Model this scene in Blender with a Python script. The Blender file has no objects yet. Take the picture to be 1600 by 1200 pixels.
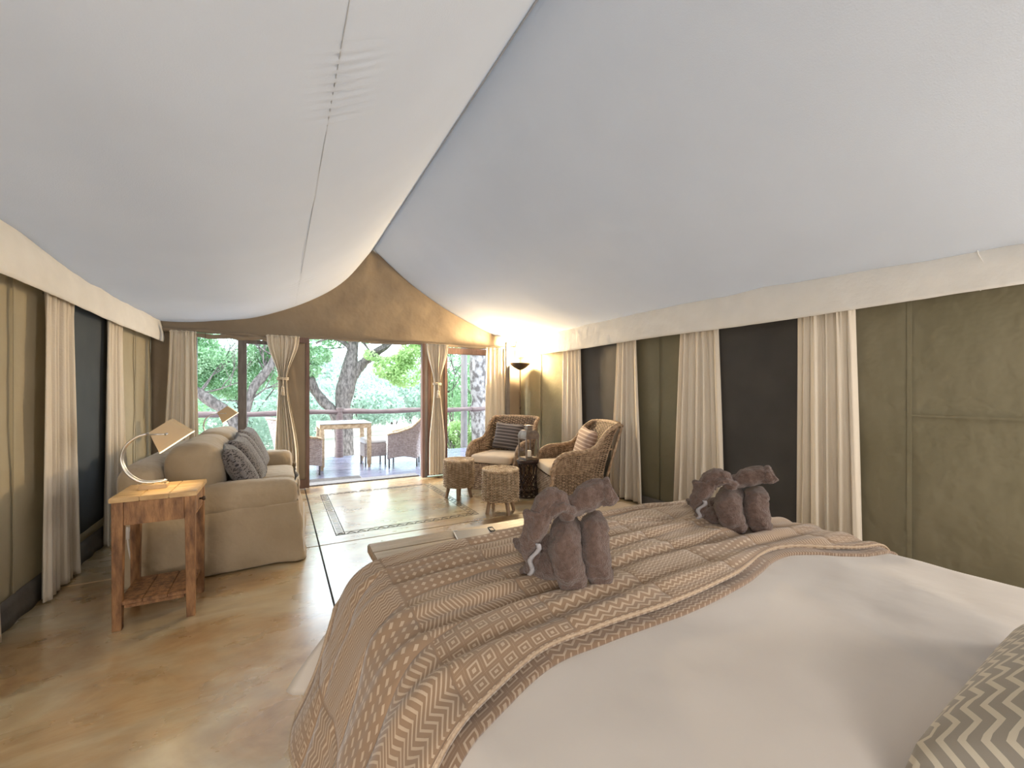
import bpy, bmesh, math, random
import numpy as np
from mathutils import Vector, Matrix, noise
random.seed(7)
rng = np.random.default_rng(7)
PI = math.pi
C = bpy.context.scene.collection
SC = bpy.context.scene

# ------------------------------------------------------------------ camera, world, lights, exposure
cam = bpy.data.cameras.new('camera'); cam.lens = 14.83; cam.sensor_width = 36; cam.shift_y = 0.0075
cam.clip_start = 0.05; cam.clip_end = 300
camo = bpy.data.objects.new('camera', cam); C.objects.link(camo)
camo.location = (0, 0, 1.3); camo.rotation_euler = (PI/2, 0, math.radians(-28.8))
SC.camera = camo
SC.view_settings.view_transform = 'Standard'; SC.view_settings.look = 'None'
SC.view_settings.gamma = 1; SC.view_settings.use_curve_mapping = False
SC.view_settings.exposure = 0.0

w = bpy.data.worlds.new('sky'); SC.world = w; w.use_nodes = True
bg = w.node_tree.nodes['Background']; bg.inputs[0].default_value = (0.76, 0.89, 1.0, 1); bg.inputs[1].default_value = 6.6

def light(name, kind, loc, energy, color, size=0.1, rot=(0, 0, 0), size_y=None, spot=None):
    l = bpy.data.lights.new(name, kind); l.energy = energy; l.color = color
    if kind == 'AREA':
        l.size = size
        if size_y: l.shape = 'RECTANGLE'; l.size_y = size_y
    elif kind == 'SUN': l.angle = size
    else: l.shadow_soft_size = size
    if kind == 'SPOT': l.spot_size = spot; l.spot_blend = 0.6
    o = bpy.data.objects.new(name, l); C.objects.link(o); o.location = loc; o.rotation_euler = rot
    return o
light('sun', 'SUN', (0, 0, 10), 7.0, (1.0, 0.97, 0.92), math.radians(6), (math.radians(50), 0, math.radians(-112)))
# unseen, behind the camera: warm stand-in for room lamps, plus two added wall fills
light('room_lamp', 'AREA', (1.2, -0.9, 2.45), 4, (1.0, 0.90, 0.79), 1.6, (math.radians(25), 0, 0), 1.2)
light('rear_fill', 'AREA', (-0.95, -1.5, 1.25), 72, (1.0, 0.93, 0.86), 1.0, (math.radians(79), 0, math.radians(-40)), 0.9)
light('rear_fill', 'AREA', (3.3, -1.5, 1.25), 86, (1.0, 0.93, 0.86), 1.0, (math.radians(86), 0, math.radians(38)), 0.9)

# ------------------------------------------------------------------ materials
def mat(name, col, rough=0.8, col2=None, scale=8, stretch=(1, 1, 1), bump=0.0, bscale=60, metal=0.0, spec=0.5,
        emit=None, estr=0, trans=0.0, detail=4, sheen=0.0, coat=0.0, contrast=(0.35, 0.65), bstretch=(1, 1, 1), dist=0.01):
    m = bpy.data.materials.new(name); m.use_nodes = True
    nt = m.node_tree; N = nt.nodes; L = nt.links; b = N['Principled BSDF']
    b.inputs['Base Color'].default_value = (*col, 1); b.inputs['Roughness'].default_value = rough
    b.inputs['Metallic'].default_value = metal; b.inputs['Specular IOR Level'].default_value = spec
    b.inputs['Sheen Weight'].default_value = sheen; b.inputs['Coat Weight'].default_value = coat
    if emit: b.inputs['Emission Color'].default_value = (*emit, 1); b.inputs['Emission Strength'].default_value = estr
    tc = N.new('ShaderNodeTexCoord')
    if col2:
        mp = N.new('ShaderNodeMapping'); mp.inputs['Scale'].default_value = stretch; L.new(tc.outputs['Object'], mp.inputs[0])
        no = N.new('ShaderNodeTexNoise'); no.inputs['Scale'].default_value = scale; no.inputs['Detail'].default_value = detail
        L.new(mp.outputs[0], no.inputs['Vector'])
        r = N.new('ShaderNodeValToRGB'); r.color_ramp.elements[0].position = contrast[0]; r.color_ramp.elements[1].position = contrast[1]
        r.color_ramp.elements[0].color = (*col, 1); r.color_ramp.elements[1].color = (*col2, 1)
        L.new(no.outputs[0], r.inputs[0]); L.new(r.outputs[0], b.inputs['Base Color'])
    if bump:
        mp2 = N.new('ShaderNodeMapping'); mp2.inputs['Scale'].default_value = bstretch; L.new(tc.outputs['Object'], mp2.inputs[0])
        n2 = N.new('ShaderNodeTexNoise'); n2.inputs['Scale'].default_value = bscale; n2.inputs['Detail'].default_value = 3
        L.new(mp2.outputs[0], n2.inputs['Vector'])
        bp = N.new('ShaderNodeBump'); bp.inputs['Strength'].default_value = bump; bp.inputs['Distance'].default_value = dist
        L.new(n2.outputs[0], bp.inputs['Height']); L.new(bp.outputs[0], b.inputs['Normal'])
    if trans:
        t = N.new('ShaderNodeBsdfTranslucent'); t.inputs[0].default_value = (*[min(1, c*1.05) for c in col], 1)
        mx = N.new('ShaderNodeMixShader'); mx.inputs[0].default_value = trans
        L.new(b.outputs[0], mx.inputs[1]); L.new(t.outputs[0], mx.inputs[2]); L.new(mx.outputs[0], N['Material Output'].inputs[0])
    return m

M = {}
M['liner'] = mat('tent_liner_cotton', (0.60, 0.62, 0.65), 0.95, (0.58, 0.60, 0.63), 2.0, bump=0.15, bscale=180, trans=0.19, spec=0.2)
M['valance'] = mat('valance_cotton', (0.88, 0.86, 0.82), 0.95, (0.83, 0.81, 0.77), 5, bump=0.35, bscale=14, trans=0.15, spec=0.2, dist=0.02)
M['canvas'] = mat('olive_canvas', (0.20, 0.18, 0.115), 0.9, (0.235, 0.21, 0.14), 1.6, bump=0.35, bscale=5, trans=0.04, spec=0.25, dist=0.05)
M['canvas_l'] = mat('beige_canvas', (0.40, 0.345, 0.24), 0.9, (0.46, 0.40, 0.285), 2.2, bump=0.4, bscale=4, trans=0.10, spec=0.25, stretch=(1, 1, .5), dist=0.05)
M['canvas_f'] = mat('tan_gable_canvas', (0.27, 0.21, 0.15), 0.9, (0.31, 0.245, 0.175), 2.5, bump=0.4, bscale=3.5, trans=0.06, spec=0.25, dist=0.06)
M['skirt'] = mat('grey_skirting_canvas', (0.12, 0.11, 0.10), 0.9, (0.16, 0.145, 0.13), 6, bump=0.4, bscale=20)
M['gauze'] = mat('dark_window_gauze', (0.052, 0.047, 0.043), 0.75, (0.066, 0.06, 0.054), 3, bump=0.5, bscale=400)
M['gauze_b'] = mat('blue_grey_window_gauze', (0.04, 0.05, 0.062), 0.75, (0.055, 0.068, 0.08), 3, bump=0.5, bscale=400)
M['curtain'] = mat('cream_curtain_cotton', (0.86, 0.78, 0.66), 0.9, (0.82, 0.74, 0.62), 3, bump=0.2, bscale=90, trans=0.22, spec=0.2)
M['redwood'] = mat('reddish_door_wood', (0.12, 0.066, 0.05), 0.5, (0.18, 0.10, 0.078), 6, (8, 8, 1), bump=0.2, bscale=40)
M['greywood'] = mat('grey_weathered_timber', (0.13, 0.115, 0.11), 0.7, (0.19, 0.17, 0.16), 6, (6, 6, 1), bump=0.2, bscale=30)
M['table'] = mat('rustic_reclaimed_wood', (0.10, 0.042, 0.018), 0.55, (0.40, 0.205, 0.088), 7, (5, 5, 1.2), bump=0.6, detail=8, bscale=40, bstretch=(4, 4, 1), contrast=(0.3, 0.7), dist=0.006)
M['tabletop'] = mat('worn_table_top_wood', (0.42, 0.25, 0.10), 0.4, (0.62, 0.42, 0.20), 4, (2, 7, 4), bump=0.4, bscale=30, bstretch=(1, 4, 1), dist=0.004)
M['bench'] = mat('bench_timber', (0.34, 0.25, 0.17), 0.42, (0.50, 0.38, 0.27), 5, (1, 9, 5), bump=0.5, bscale=25, bstretch=(1, 8, 1), dist=0.006, contrast=(.3, .7))
M['sofa'] = mat('sofa_linen_slipcover', (0.33, 0.255, 0.165), 0.85, (0.39, 0.305, 0.205), 3, bump=0.55, bscale=8, sheen=0.3, dist=0.03)
M['cord'] = mat('piping', (0.45, 0.36, 0.26), 0.8)
M['leafprint'] = None
M['wicker'] = mat('brown_rattan', (0.24, 0.15, 0.085), 0.5, (0.52, 0.37, 0.24), 28, bump=0.3, bscale=120)
M['wicker_gap'] = mat('weave_gap_shade', (0.045, 0.026, 0.014), 0.8)  # added backing sheets: shade between the strands put into a dark colour
M['wicker_s'] = mat('honey_rattan', (0.35, 0.24, 0.14), 0.55, (0.58, 0.44, 0.30), 25, bump=0.3, bscale=120)
M['wicker_d'] = mat('grey_lilac_wicker', (0.34, 0.27, 0.25), 0.6, (0.50, 0.42, 0.40), 30)
M['stoolleg'] = mat('stool_leg_wood', (0.23, 0.145, 0.085), 0.5, (0.36, 0.24, 0.15), 9, (4, 4, 1))
M['cush'] = mat('beige_seat_fabric', (0.62, 0.50, 0.37), 0.85, (0.66, 0.54, 0.41), 5, bump=0.2, bscale=200)
M['white'] = mat('white_cushion_fabric', (0.80, 0.78, 0.76), 0.85)
M['iron'] = mat('dark_cast_iron', (0.045, 0.028, 0.024), 0.45, (0.08, 0.05, 0.04), 12, metal=0.6)
M['lantern'] = mat('lantern_bronzed_metal', (0.16, 0.125, 0.10), 0.4, (0.25, 0.205, 0.17), 15, metal=0.55)
M['wax'] = mat('candle_wax', (0.85, 0.80, 0.70), 0.5)
M['chrome'] = mat('brushed_steel', (0.62, 0.60, 0.57), 0.28, metal=0.9)
M['darkmetal'] = mat('dark_bronze', (0.10, 0.07, 0.05), 0.4, metal=0.7)
M['shade'] = mat('lamp_shade_parchment', (0.62, 0.50, 0.33), 0.75, trans=0.25)
M['glow'] = mat('lamp_shade_inside', (0.9, 0.85, 0.7), 0.6, emit=(1.0, 0.86, 0.58), estr=1.6)
M['bulb'] = mat('lamp_bulb', (1, 1, 1), 0.5, emit=(1.0, 0.80, 0.52), estr=14)
M['lampwood'] = mat('lamp_base_wood', (0.45, 0.30, 0.15), 0.4, (0.55, 0.39, 0.21), 8, (1, 6, 1))
M['duvet'] = mat('white_duvet_cotton', (0.58, 0.53, 0.48), 0.85, (0.55, 0.50, 0.455), 2.5, bump=0.3, bscale=5, spec=0.25, sheen=0.15, dist=0.02)
M['sheet'] = mat('white_sheet', (0.85, 0.85, 0.87), 0.8)
M['towel'] = mat('mauve_brown_terry', (0.095, 0.060, 0.048), 1.0, (0.135, 0.09, 0.075), 90, bump=1.0, bscale=260, sheen=0.25, spec=0.1, dist=0.006, detail=6)
M['towelfringe'] = mat('pale_towel_hem', (0.34, 0.33, 0.35), 0.9, bump=0.6, bscale=200)
M['bark'] = mat('grey_brown_bark', (0.07, 0.058, 0.052), 0.95, (0.20, 0.17, 0.155), 14, (1.5, 1.5, .6), bump=0.9, bscale=18, dist=0.04)
M['palebark'] = mat('pale_flaky_bark', (0.10, 0.085, 0.08), 0.95, (0.30, 0.275, 0.265), 7, (1.2, 1.2, .9), bump=0.8, bscale=14, dist=0.04, contrast=(.40, .58))
M['leafA'] = mat('bright_leaves', (0.24, 0.43, 0.22), 0.6, (0.52, 0.69, 0.46), 1.3, trans=0.45)
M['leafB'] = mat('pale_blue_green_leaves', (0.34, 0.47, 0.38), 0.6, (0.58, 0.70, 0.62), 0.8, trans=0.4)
M['leafC'] = mat('yellow_green_leaves', (0.33, 0.50, 0.18), 0.6, (0.55, 0.70, 0.38), 1.1, trans=0.45)
M['sand'] = mat('pale_river_sand', (0.62, 0.53, 0.47), 0.95, (0.72, 0.64, 0.58), 0.5)
M['deck'] = mat('deck_boards_wood', (0.13, 0.13, 0.185), 0.22, (0.20, 0.20, 0.27), 3, (.5, 6, 1), bump=0.2, bscale=20)
M['rail'] = mat('round_pole_rail_wood', (0.10, 0.062, 0.058), 0.6, (0.17, 0.115, 0.105), 5, (.6, 6, 6), bump=0.2)
M['glass'] = mat('table_glass', (0.70, 0.75, 0.80), 0.06, metal=0.0, spec=0.9)
M['joint'] = mat('joint_grout', (0.07, 0.065, 0.06), 0.9)
M['inlay'] = mat('inlay_grey_pigment', (0.06, 0.055, 0.05), 0.9, (0.10, 0.09, 0.08), 20)
M['folder'] = mat('grey_card', (0.24, 0.23, 0.24), 0.5)
M['paper'] = mat('white_card_edge', (0.75, 0.75, 0.76), 0.5)
M['black'] = mat('black_plastic', (0.02, 0.02, 0.02), 0.4)
M['cable'] = mat('white_cable', (0.62, 0.58, 0.55), 0.4)
M['tie'] = mat('curtain_tie_cord', (0.66, 0.57, 0.44), 0.9, bump=0.5, bscale=120)

def floor_mat():
    m = bpy.data.materials.new('polished_ochre_screed'); m.use_nodes = True
    nt = m.node_tree; N = nt.nodes; L = nt.links; b = N['Principled BSDF']
    g = N.new('ShaderNodeNewGeometry')
    mp = N.new('ShaderNodeMapping'); mp.inputs['Scale'].default_value = (1.0, 1.7, 1); mp.inputs['Rotation'].default_value = (0, 0, 0.35)
    L.new(g.outputs['Position'], mp.inputs[0])
    n1 = N.new('ShaderNodeTexNoise'); n1.inputs['Scale'].default_value = 1.3; n1.inputs['Detail'].default_value = 8; n1.inputs['Roughness'].default_value = 0.62; n1.inputs['Distortion'].default_value = 0.8
    L.new(mp.outputs[0], n1.inputs['Vector'])
    r = N.new('ShaderNodeValToRGB'); e = r.color_ramp.elements
    e[0].position = 0.32; e[0].color = (0.29, 0.155, 0.055, 1); e[1].position = 0.72; e[1].color = (0.66, 0.58, 0.42, 1)
    x = e.new(0.45); x.color = (0.47, 0.305, 0.14, 1); x = e.new(0.57); x.color = (0.54, 0.43, 0.26, 1)
    L.new(n1.outputs[0], r.inputs[0])
    n3 = N.new('ShaderNodeTexNoise'); n3.inputs['Scale'].default_value = 7; n3.inputs['Detail'].default_value = 6; L.new(mp.outputs[0], n3.inputs['Vector'])
    mx = N.new('ShaderNodeMixRGB'); mx.blend_type = 'OVERLAY'; mx.inputs[0].default_value = 0.35
    L.new(r.outputs[0], mx.inputs[1]); L.new(n3.outputs[0], mx.inputs[2]); L.new(mx.outputs[0], b.inputs['Base Color'])
    n2 = N.new('ShaderNodeTexNoise'); n2.inputs['Scale'].default_value = 3; n2.inputs['Detail'].default_value = 5; L.new(mp.outputs[0], n2.inputs['Vector'])
    mr = N.new('ShaderNodeMapRange'); mr.inputs[3].default_value = 0.18; mr.inputs[4].default_value = 0.40; L.new(n2.outputs[0], mr.inputs[0]); L.new(mr.outputs[0], b.inputs['Roughness'])
    bp = N.new('ShaderNodeBump'); bp.inputs['Strength'].default_value = 0.02; bp.inputs['Distance'].default_value = 0.01; b.inputs['IOR'].default_value = 1.75; b.inputs['Coat IOR'].default_value = 1.7
    L.new(n2.outputs[0], bp.inputs['Height']); L.new(bp.outputs[0], b.inputs['Normal'])
    b.inputs['Specular IOR Level'].default_value = 1.0; b.inputs['Coat Weight'].default_value = 1.0; b.inputs['Coat Roughness'].default_value = 0.2
    return m
M['floor'] = floor_mat()

# math-node helper for printed patterns
class NB:
    def __init__(s, m): s.nt = m.node_tree; s.N = s.nt.nodes; s.L = s.nt.links
    def m(s, op, a, b=None, c=None):
        n = s.N.new('ShaderNodeMath'); n.operation = op
        for i, v in enumerate((a, b, c)):
            if v is None: continue
            if isinstance(v, (int, float)): n.inputs[i].default_value = v
            else: s.L.new(v, n.inputs[i])
        return n.outputs[0]
def printed(name, kind, c1, c2, rough=0.9, bumpd=0.004):
    m = bpy.data.materials.new(name); m.use_nodes = True; nb = NB(m); N = nb.N; L = nb.L; b = N['Principled BSDF']
    b.inputs['Roughness'].default_value = rough; b.inputs['Specular IOR Level'].default_value = 0.2; b.inputs['Sheen Weight'].default_value = 0.25
    uv = N.new('ShaderNodeUVMap'); sp = N.new('ShaderNodeSeparateXYZ'); L.new(uv.outputs[0], sp.inputs[0])
    u, v = sp.outputs[0], sp.outputs[1]; q = nb.m
    def tri(x, f): return q('ABSOLUTE', q('SUBTRACT', q('MULTIPLY', q('FRACT', q('MULTIPLY', x, f)), 2), 1))   # 0..1 triangle
    def line(x, f, wd): return q('LESS_THAN', tri(x, f), wd)
    if kind == 'quilt':
        cu = q('FLOOR', q('DIVIDE', u, 0.31)); cv = q('FLOOR', q('DIVIDE', v, 0.235))
        idx = q('MODULO', q('ADD', q('ADD', q('MULTIPLY', cu, 2), q('MULTIPLY', cv, 3)), 500), 5)
        # zigzag bands, nested squares, little diamonds, wide zigzag, fine herringbone
        z = q('ADD', v, q('MULTIPLY', tri(u, 42), 0.008)); p0 = line(z, 72, 0.36)
        z2 = q('ADD', v, q('MULTIPLY', tri(u, 26), 0.017)); p1 = line(z2, 46, 0.36)
        du = tri(u, 24); dv = tri(v, 24); dd = q('MAXIMUM', du, dv); p2 = q('GREATER_THAN', q('SINE', q('MULTIPLY', dd, 13.0)), 0.35)
        d3 = q('ADD', tri(u, 38), tri(v, 38)); p3 = q('LESS_THAN', d3, 0.62)
        z4 = q('ADD', u, q('MULTIPLY', tri(v, 14), 0.018)); p4 = line(z4, 80, 0.36)
        acc = None
        for k, pp in enumerate((p0, p2, p3, p1, p4)):
            sel = q('COMPARE', idx, k, 0.3); t = q('MULTIPLY', sel, pp)
            acc = t if acc is None else q('ADD', acc, t)
        su = tri(u, 1/0.31); sv = tri(v, 1/0.235)
        seam = q('MAXIMUM', q('GREATER_THAN', su, 0.975), q('GREATER_THAN', sv, 0.97))
        puff = q('MULTIPLY', q('SUBTRACT', 1, q('POWER', su, 8)), q('SUBTRACT', 1, q('POWER', sv, 8)))
        fac = q('MULTIPLY', acc, q('SUBTRACT', 1, seam)); h = q('ADD', q('MULTIPLY', acc, 0.12), puff)
    elif kind == 'chevron':
        tv = q('SUBTRACT', q('MULTIPLY', q('FRACT', q('MULTIPLY', u, 11)), 1), 0.0)
        z = q('ADD', v, q('MULTIPLY', tri(u, 17), 0.022)); st = q('FRACT', q('MULTIPLY', z, 36))
        fac = q('LESS_THAN', st, 0.38); h = fac
    elif kind == 'leaf':
        vo = N.new('ShaderNodeTexVoronoi'); vo.inputs['Scale'].default_value = 95; L.new(uv.outputs[0], vo.inputs['Vector'])
        fac = q('GREATER_THAN', vo.outputs[0], 0.42); h = fac
    elif kind == 'stripe':
        fac = q('LESS_THAN', tri(v, 22), 0.35); h = fac
    mx = N.new('ShaderNodeMixRGB'); mx.inputs[1].default_value = (*c1, 1); mx.inputs[2].default_value = (*c2, 1); L.new(fac, mx.inputs[0])
    L.new(mx.outputs[0], b.inputs['Base Color'])
    bp = N.new('ShaderNodeBump'); bp.inputs['Strength'].default_value = 0.7; bp.inputs['Distance'].default_value = bumpd
    L.new(h, bp.inputs['Height']); L.new(bp.outputs[0], b.inputs['Normal'])
    return m
M['quilt'] = printed('patterned_quilt', 'quilt', (0.27, 0.178, 0.112), (0.46, 0.35, 0.25), bumpd=0.012)
M['quilthem'] = mat('quilt_hem_fabric', (0.46, 0.35, 0.25), 0.9, (0.38, 0.28, 0.19), 150, bump=0.4, bscale=200)
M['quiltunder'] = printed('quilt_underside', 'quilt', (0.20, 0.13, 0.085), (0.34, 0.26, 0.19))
M['cushion_ch'] = printed('chevron_knit', 'chevron', (0.25, 0.225, 0.19), (0.50, 0.45, 0.36), bumpd=0.006)
M['leafprint'] = printed('grey_leaf_print', 'leaf', (0.035, 0.032, 0.036), (0.17, 0.16, 0.165))
M['pillow_g'] = printed('charcoal_striped_pillow', 'stripe', (0.075, 0.06, 0.055), (0.22, 0.185, 0.165))
M['pillow_w'] = printed('cream_mauve_striped_pillow', 'stripe', (0.36, 0.25, 0.20), (0.62, 0.50, 0.42))

# ------------------------------------------------------------------ mesh helpers
class MB:
    def __init__(s): s.v = []; s.f = []; s.uv = {}
    def add(s, vs, fs, uvs=None):
        o = len(s.v); s.v.extend([tuple(p) for p in vs]); s.f.extend([tuple(i+o for i in f) for f in fs])
        if uvs:
            for i, t in enumerate(uvs): s.uv[o+i] = t
        return s
    def box(s, x0, x1, y0, y1, z0, z1, c=0.0):
        if c <= 0:
            vs = [(x, y, z) for z in (z0, z1) for y in (y0, y1) for x in (x0, x1)]
            return s.add(vs, [(0, 2, 3, 1), (4, 5, 7, 6), (0, 1, 5, 4), (2, 6, 7, 3), (0, 4, 6, 2), (1, 3, 7, 5)])
        bm = bmesh.new(); bmesh.ops.create_cube(bm, size=1)
        for v in bm.verts: v.co = Vector((x0+(v.co.x+.5)*(x1-x0), y0+(v.co.y+.5)*(y1-y0), z0+(v.co.z+.5)*(z1-z0)))
        bmesh.ops.bevel(bm, geom=list(bm.edges), offset=c, segments=2, affect='EDGES')
        bm.verts.index_update(); s.add([v.co.copy() for v in bm.verts], [[v.index for v in f.verts] for f in bm.faces]); bm.free()
        return s
    def grid(s, fn, nu, nv, cu=False, cv=False, uvf=None):
        vs = []; uvs = []
        for j in range(nv if cv else nv+1):
            for i in range(nu if cu else nu+1):
                vs.append(fn(i/nu, j/nv)); uvs.append(uvf(i/nu, j/nv) if uvf else (i/nu, j/nv))
        W = nu if cu else nu+1; Hh = nv if cv else nv+1; fs = []
        for j in range(nv):
            for i in range(nu):
                a = j*W+i; b = j*W+(i+1) % W; c = ((j+1) % Hh)*W+(i+1) % W; d = ((j+1) % Hh)*W+i
                fs.append((a, b, c, d))
        return s.add(vs, fs, uvs)
    def tube(s, pts, r, seg=8, closed=False, caps=True, squash=None):
        pts = [Vector(p) for p in pts]; n = len(pts)
        rr = r if isinstance(r, (list, tuple)) else [r]*n
        tang = []
        for i in range(n):
            a = pts[(i-1) % n] if (closed or i > 0) else pts[i]; b = pts[(i+1) % n] if (closed or i < n-1) else pts[i]
            t = (b-a); tang.append(t.normalized() if t.length > 1e-9 else Vector((0, 0, 1)))
        up = Vector((0, 0, 1)) if abs(tang[0].z) < 0.9 else Vector((1, 0, 0))
        nx = tang[0].cross(up).normalized(); vs = []
        for i in range(n):
            nx = (nx - tang[i]*nx.dot(tang[i]))
            if nx.length < 1e-6: nx = tang[i].orthogonal()
            nx.normalize(); ny = tang[i].cross(nx)
            for k in range(seg):
                a = 2*PI*k/seg; q = squash or (1, 1)
                vs.append(pts[i]+nx*math.cos(a)*rr[i]*q[0]+ny*math.sin(a)*rr[i]*q[1])
        fs = []
        for i in range(n if closed else n-1):
            for k in range(seg):
                a = i*seg+k; b = i*seg+(k+1) % seg; j = (i+1) % n
                fs.append((a, b, j*seg+(k+1) % seg, j*seg+k))
        if caps and not closed:
            fs.append(tuple(range(seg))[::-1]); fs.append(tuple((n-1)*seg+k for k in range(seg)))
        return s.add(vs, fs)
    def lathe(s, prof, cx=0, cy=0, seg=24, wob=0):
        return s.grid(lambda u, v: (lambda p: (cx+p[0]*math.cos(2*PI*u), cy+p[0]*math.sin(2*PI*u), p[1]))(prof[min(len(prof)-1, round(v*(len(prof)-1)))]), seg, len(prof)-1, cu=True)
    def rbox(s, cx, cy, cz, sx, sy, sz, r=0.05, puff=0.0, n=8, rot=None, puffaxis=2, wr=0.0, seed=0, pinch=0):
        """rounded, puffed box; rot = 3x3 Matrix"""
        h = Vector((sx/2, sy/2, sz/2)); r = min(r, h.x, h.y, h.z); done = {}
        vs = []; fs = []; uvs = []
        def put(p):
            k = tuple(round(c, 4) for c in p)
            if k in done: return done[k]
            q = Vector((p[0]*h.x, p[1]*h.y, p[2]*h.z)); inner = Vector([max(-h[i]+r, min(h[i]-r, q[i])) for i in range(3)])
            d = q-inner; P = inner+(d.normalized()*r if d.length > 1e-9 else d)
            a, b = [i for i in range(3) if i != puffaxis]
            fa = (1-abs(p[a])**2.5)*(1-abs(p[b])**2.5)
            if puff: P[puffaxis] *= 1+puff*fa
            if pinch:
                e = max(abs(p[a]), abs(p[b])); P[puffaxis] *= 1-pinch*e**4
                P[a] *= 1-0.10*(1-abs(p[b])**2)*abs(p[a])**2; P[b] *= 1-0.10*(1-abs(p[a])**2)*abs(p[b])**2
            if wr:
                nn = noise.noise_vector(Vector((P.x*7+seed*3.1, P.y*7, P.z*7))); P += nn*wr
            done[k] = len(vs); uvs.append((P[a]+0.5, P[b]+0.5))
            if rot: P = rot @ P
            vs.append((P.x+cx, P.y+cy, P.z+cz)); return done[k]
        # denser sampling near edges
        def tt(i): x = -1+2*i/n; return math.copysign(abs(x)**0.7, x)
        for ax in range(3):
            for sg in (-1, 1):
                a, b = [i for i in range(3) if i != ax]
                for i in range(n):
                    for j in range(n):
                        q = []
                        for (di, dj) in ((0, 0), (1, 0), (1, 1), (0, 1)):
                            p = [0, 0, 0]; p[ax] = sg; p[a] = tt(i+di); p[b] = tt(j+dj); q.append(put(p))
                        if (sg > 0) ^ (ax == 1): pass
                        else: q = q[::-1]
                        if len(set(q)) == 4: fs.append(q)
        return s.add(vs, fs, uvs)
    def mesh(s, name):
        me = bpy.data.meshes.new(name); me.from_pydata(s.v, [], s.f)
        if s.uv:
            ul = me.uv_layers.new(name='UVMap')
            li = np.zeros(len(me.loops), dtype=np.int32); me.loops.foreach_get('vertex_index', li)
            arr = np.zeros((len(s.v), 2), dtype=np.float32)
            for i, t in s.uv.items(): arr[i] = t
            ul.data.foreach_set('uv', arr[li].ravel())
        me.update(); return me
    def build(s, name, m, parent=None, smooth=True, solid=0, sub=0, angle=None, **props):
        me = s.mesh(name)
        if m: me.materials.append(m)
        if smooth:
            me.polygons.foreach_set('use_smooth', [True]*len(me.polygons))
            if angle is not None: me.set_sharp_from_angle(angle=math.radians(angle))
        me.update()
        o = bpy.data.objects.new(name, me); C.objects.link(o)
        if parent: o.parent = parent
        if solid:
            d = o.modifiers.new('solid', 'SOLIDIFY'); d.thickness = solid; d.offset = 0
        if sub:
            d = o.modifiers.new('sub', 'SUBSURF'); d.levels = sub; d.render_levels = sub
        for k, v in props.items(): o[k] = v
        return o
def empty(name, loc, rz=0, **props):
    o = bpy.data.objects.new(name, None); C.objects.link(o); o.location = loc; o.rotation_euler = (0, 0, rz)
    for k, v in props.items(): o[k] = v
    return o
def thing(name, label, cat, loc=(0, 0, 0), rz=0, group=None):
    o = empty(name, loc, rz, label=label, category=cat)
    if group: o['group'] = group
    return o
def copy_tree(o, parent=None):
    c = o.copy(); C.objects.link(c)
    if parent: c.parent = parent
    for ch in list(o.children): copy_tree(ch, c)
    return c
def lerp(a, b, t): return a+(b-a)*t
def sm(t): t = max(0, min(1, t)); return t*t*(3-2*t)
def interp(pts, x):
    if x <= pts[0][0]: return pts[0][1]
    for (a, fa), (b, fb) in zip(pts, pts[1:]):
        if x <= b: return fa+(fb-fa)*(x-a)/(b-a)
    return pts[-1][1]
def spline(P, n):
    """catmull-rom through P, n samples per span"""
    P = [Vector(p) for p in P]; out = []
    Q = [P[0]*2-P[1]]+P+[P[-1]*2-P[-2]]
    for i in range(1, len(Q)-2):
        for k in range(n):
            t = k/n; a, b, c, d = Q[i-1], Q[i], Q[i+1], Q[i+2]
            out.append(0.5*((2*b)+(c-a)*t+(2*a-5*b+4*c-d)*t*t+(3*b-3*c+d-a)*t**3))
    out.append(P[-1]); return out
def fbm(x, y, z=0.0, o=3): return noise.fractal(Vector((x, y, z)), 1.0, 2.0, o)
def braid(mb, path, R=0.016, r=0.009, strands=3, twist=0.07, seg=5, phase=0):
    pts = [Vector(p) for p in path]; L = 0; ds = [0]
    for a, b in zip(pts, pts[1:]): L += (b-a).length; ds.append(L)
    for k in range(strands):
        out = []; nx = None
        for i, p in enumerate(pts):
            t = (pts[min(i+1, len(pts)-1)]-pts[max(i-1, 0)]).normalized()
            if nx is None: nx = t.orthogonal().normalized()
            nx = (nx-t*nx.dot(t)).normalized(); ny = t.cross(nx); a = 2*PI*(ds[i]/twist/1.0+k/strands)+phase
            out.append(p+nx*math.cos(a)*R*0.6+ny*math.sin(a)*R*0.6)
        mb.tube(out, r, seg)
def resample(pts, step):
    pts = [Vector(p) for p in pts]; out = [pts[0]]; acc = 0
    for a, b in zip(pts, pts[1:]):
        L = (b-a).length; d = step-acc
        while d <= L: out.append(a+(b-a)*(d/L)); d += step
        acc = (acc+L) % step if L > 0 else acc
        acc = L-(d-step) if L > 0 else acc
    out.append(pts[-1]); return out
def weave(mb, S, rows, stakes, r=0.006, amp=0.005, stake_r=0.004, closed=False, v0=0.0, v1=1.0, sides=4, sub=2):
    """over-and-under woven strands on surface S(u,v)->Vector"""
    e = 1e-3
    for j in range(rows+1):
        v = v0+(v1-v0)*(j+0.5)/(rows+1); pts = []
        n = stakes*sub
        for i in range(n if closed else n+1):
            u = i/n; p = S(u, v); du = S(min(u+e, 1) if not closed else u+e, v)-S(max(u-e, 0) if not closed else u-e, v); dv = S(u, min(v+e, 1))-S(u, max(v-e, 0))
            nn = du.cross(dv)
            if nn.length > 1e-12: nn.normalize()
            pts.append(p+nn*amp*math.cos(PI*i/sub+PI*j))
        mb.tube(pts, r, sides, closed=closed, caps=not closed)
    if stake_r:
        for i in range(stakes if closed else stakes+1):
            mb.tube([S(i/stakes, v0+(v1-v0)*k/8) for k in range(9)], stake_r, 4)
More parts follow.
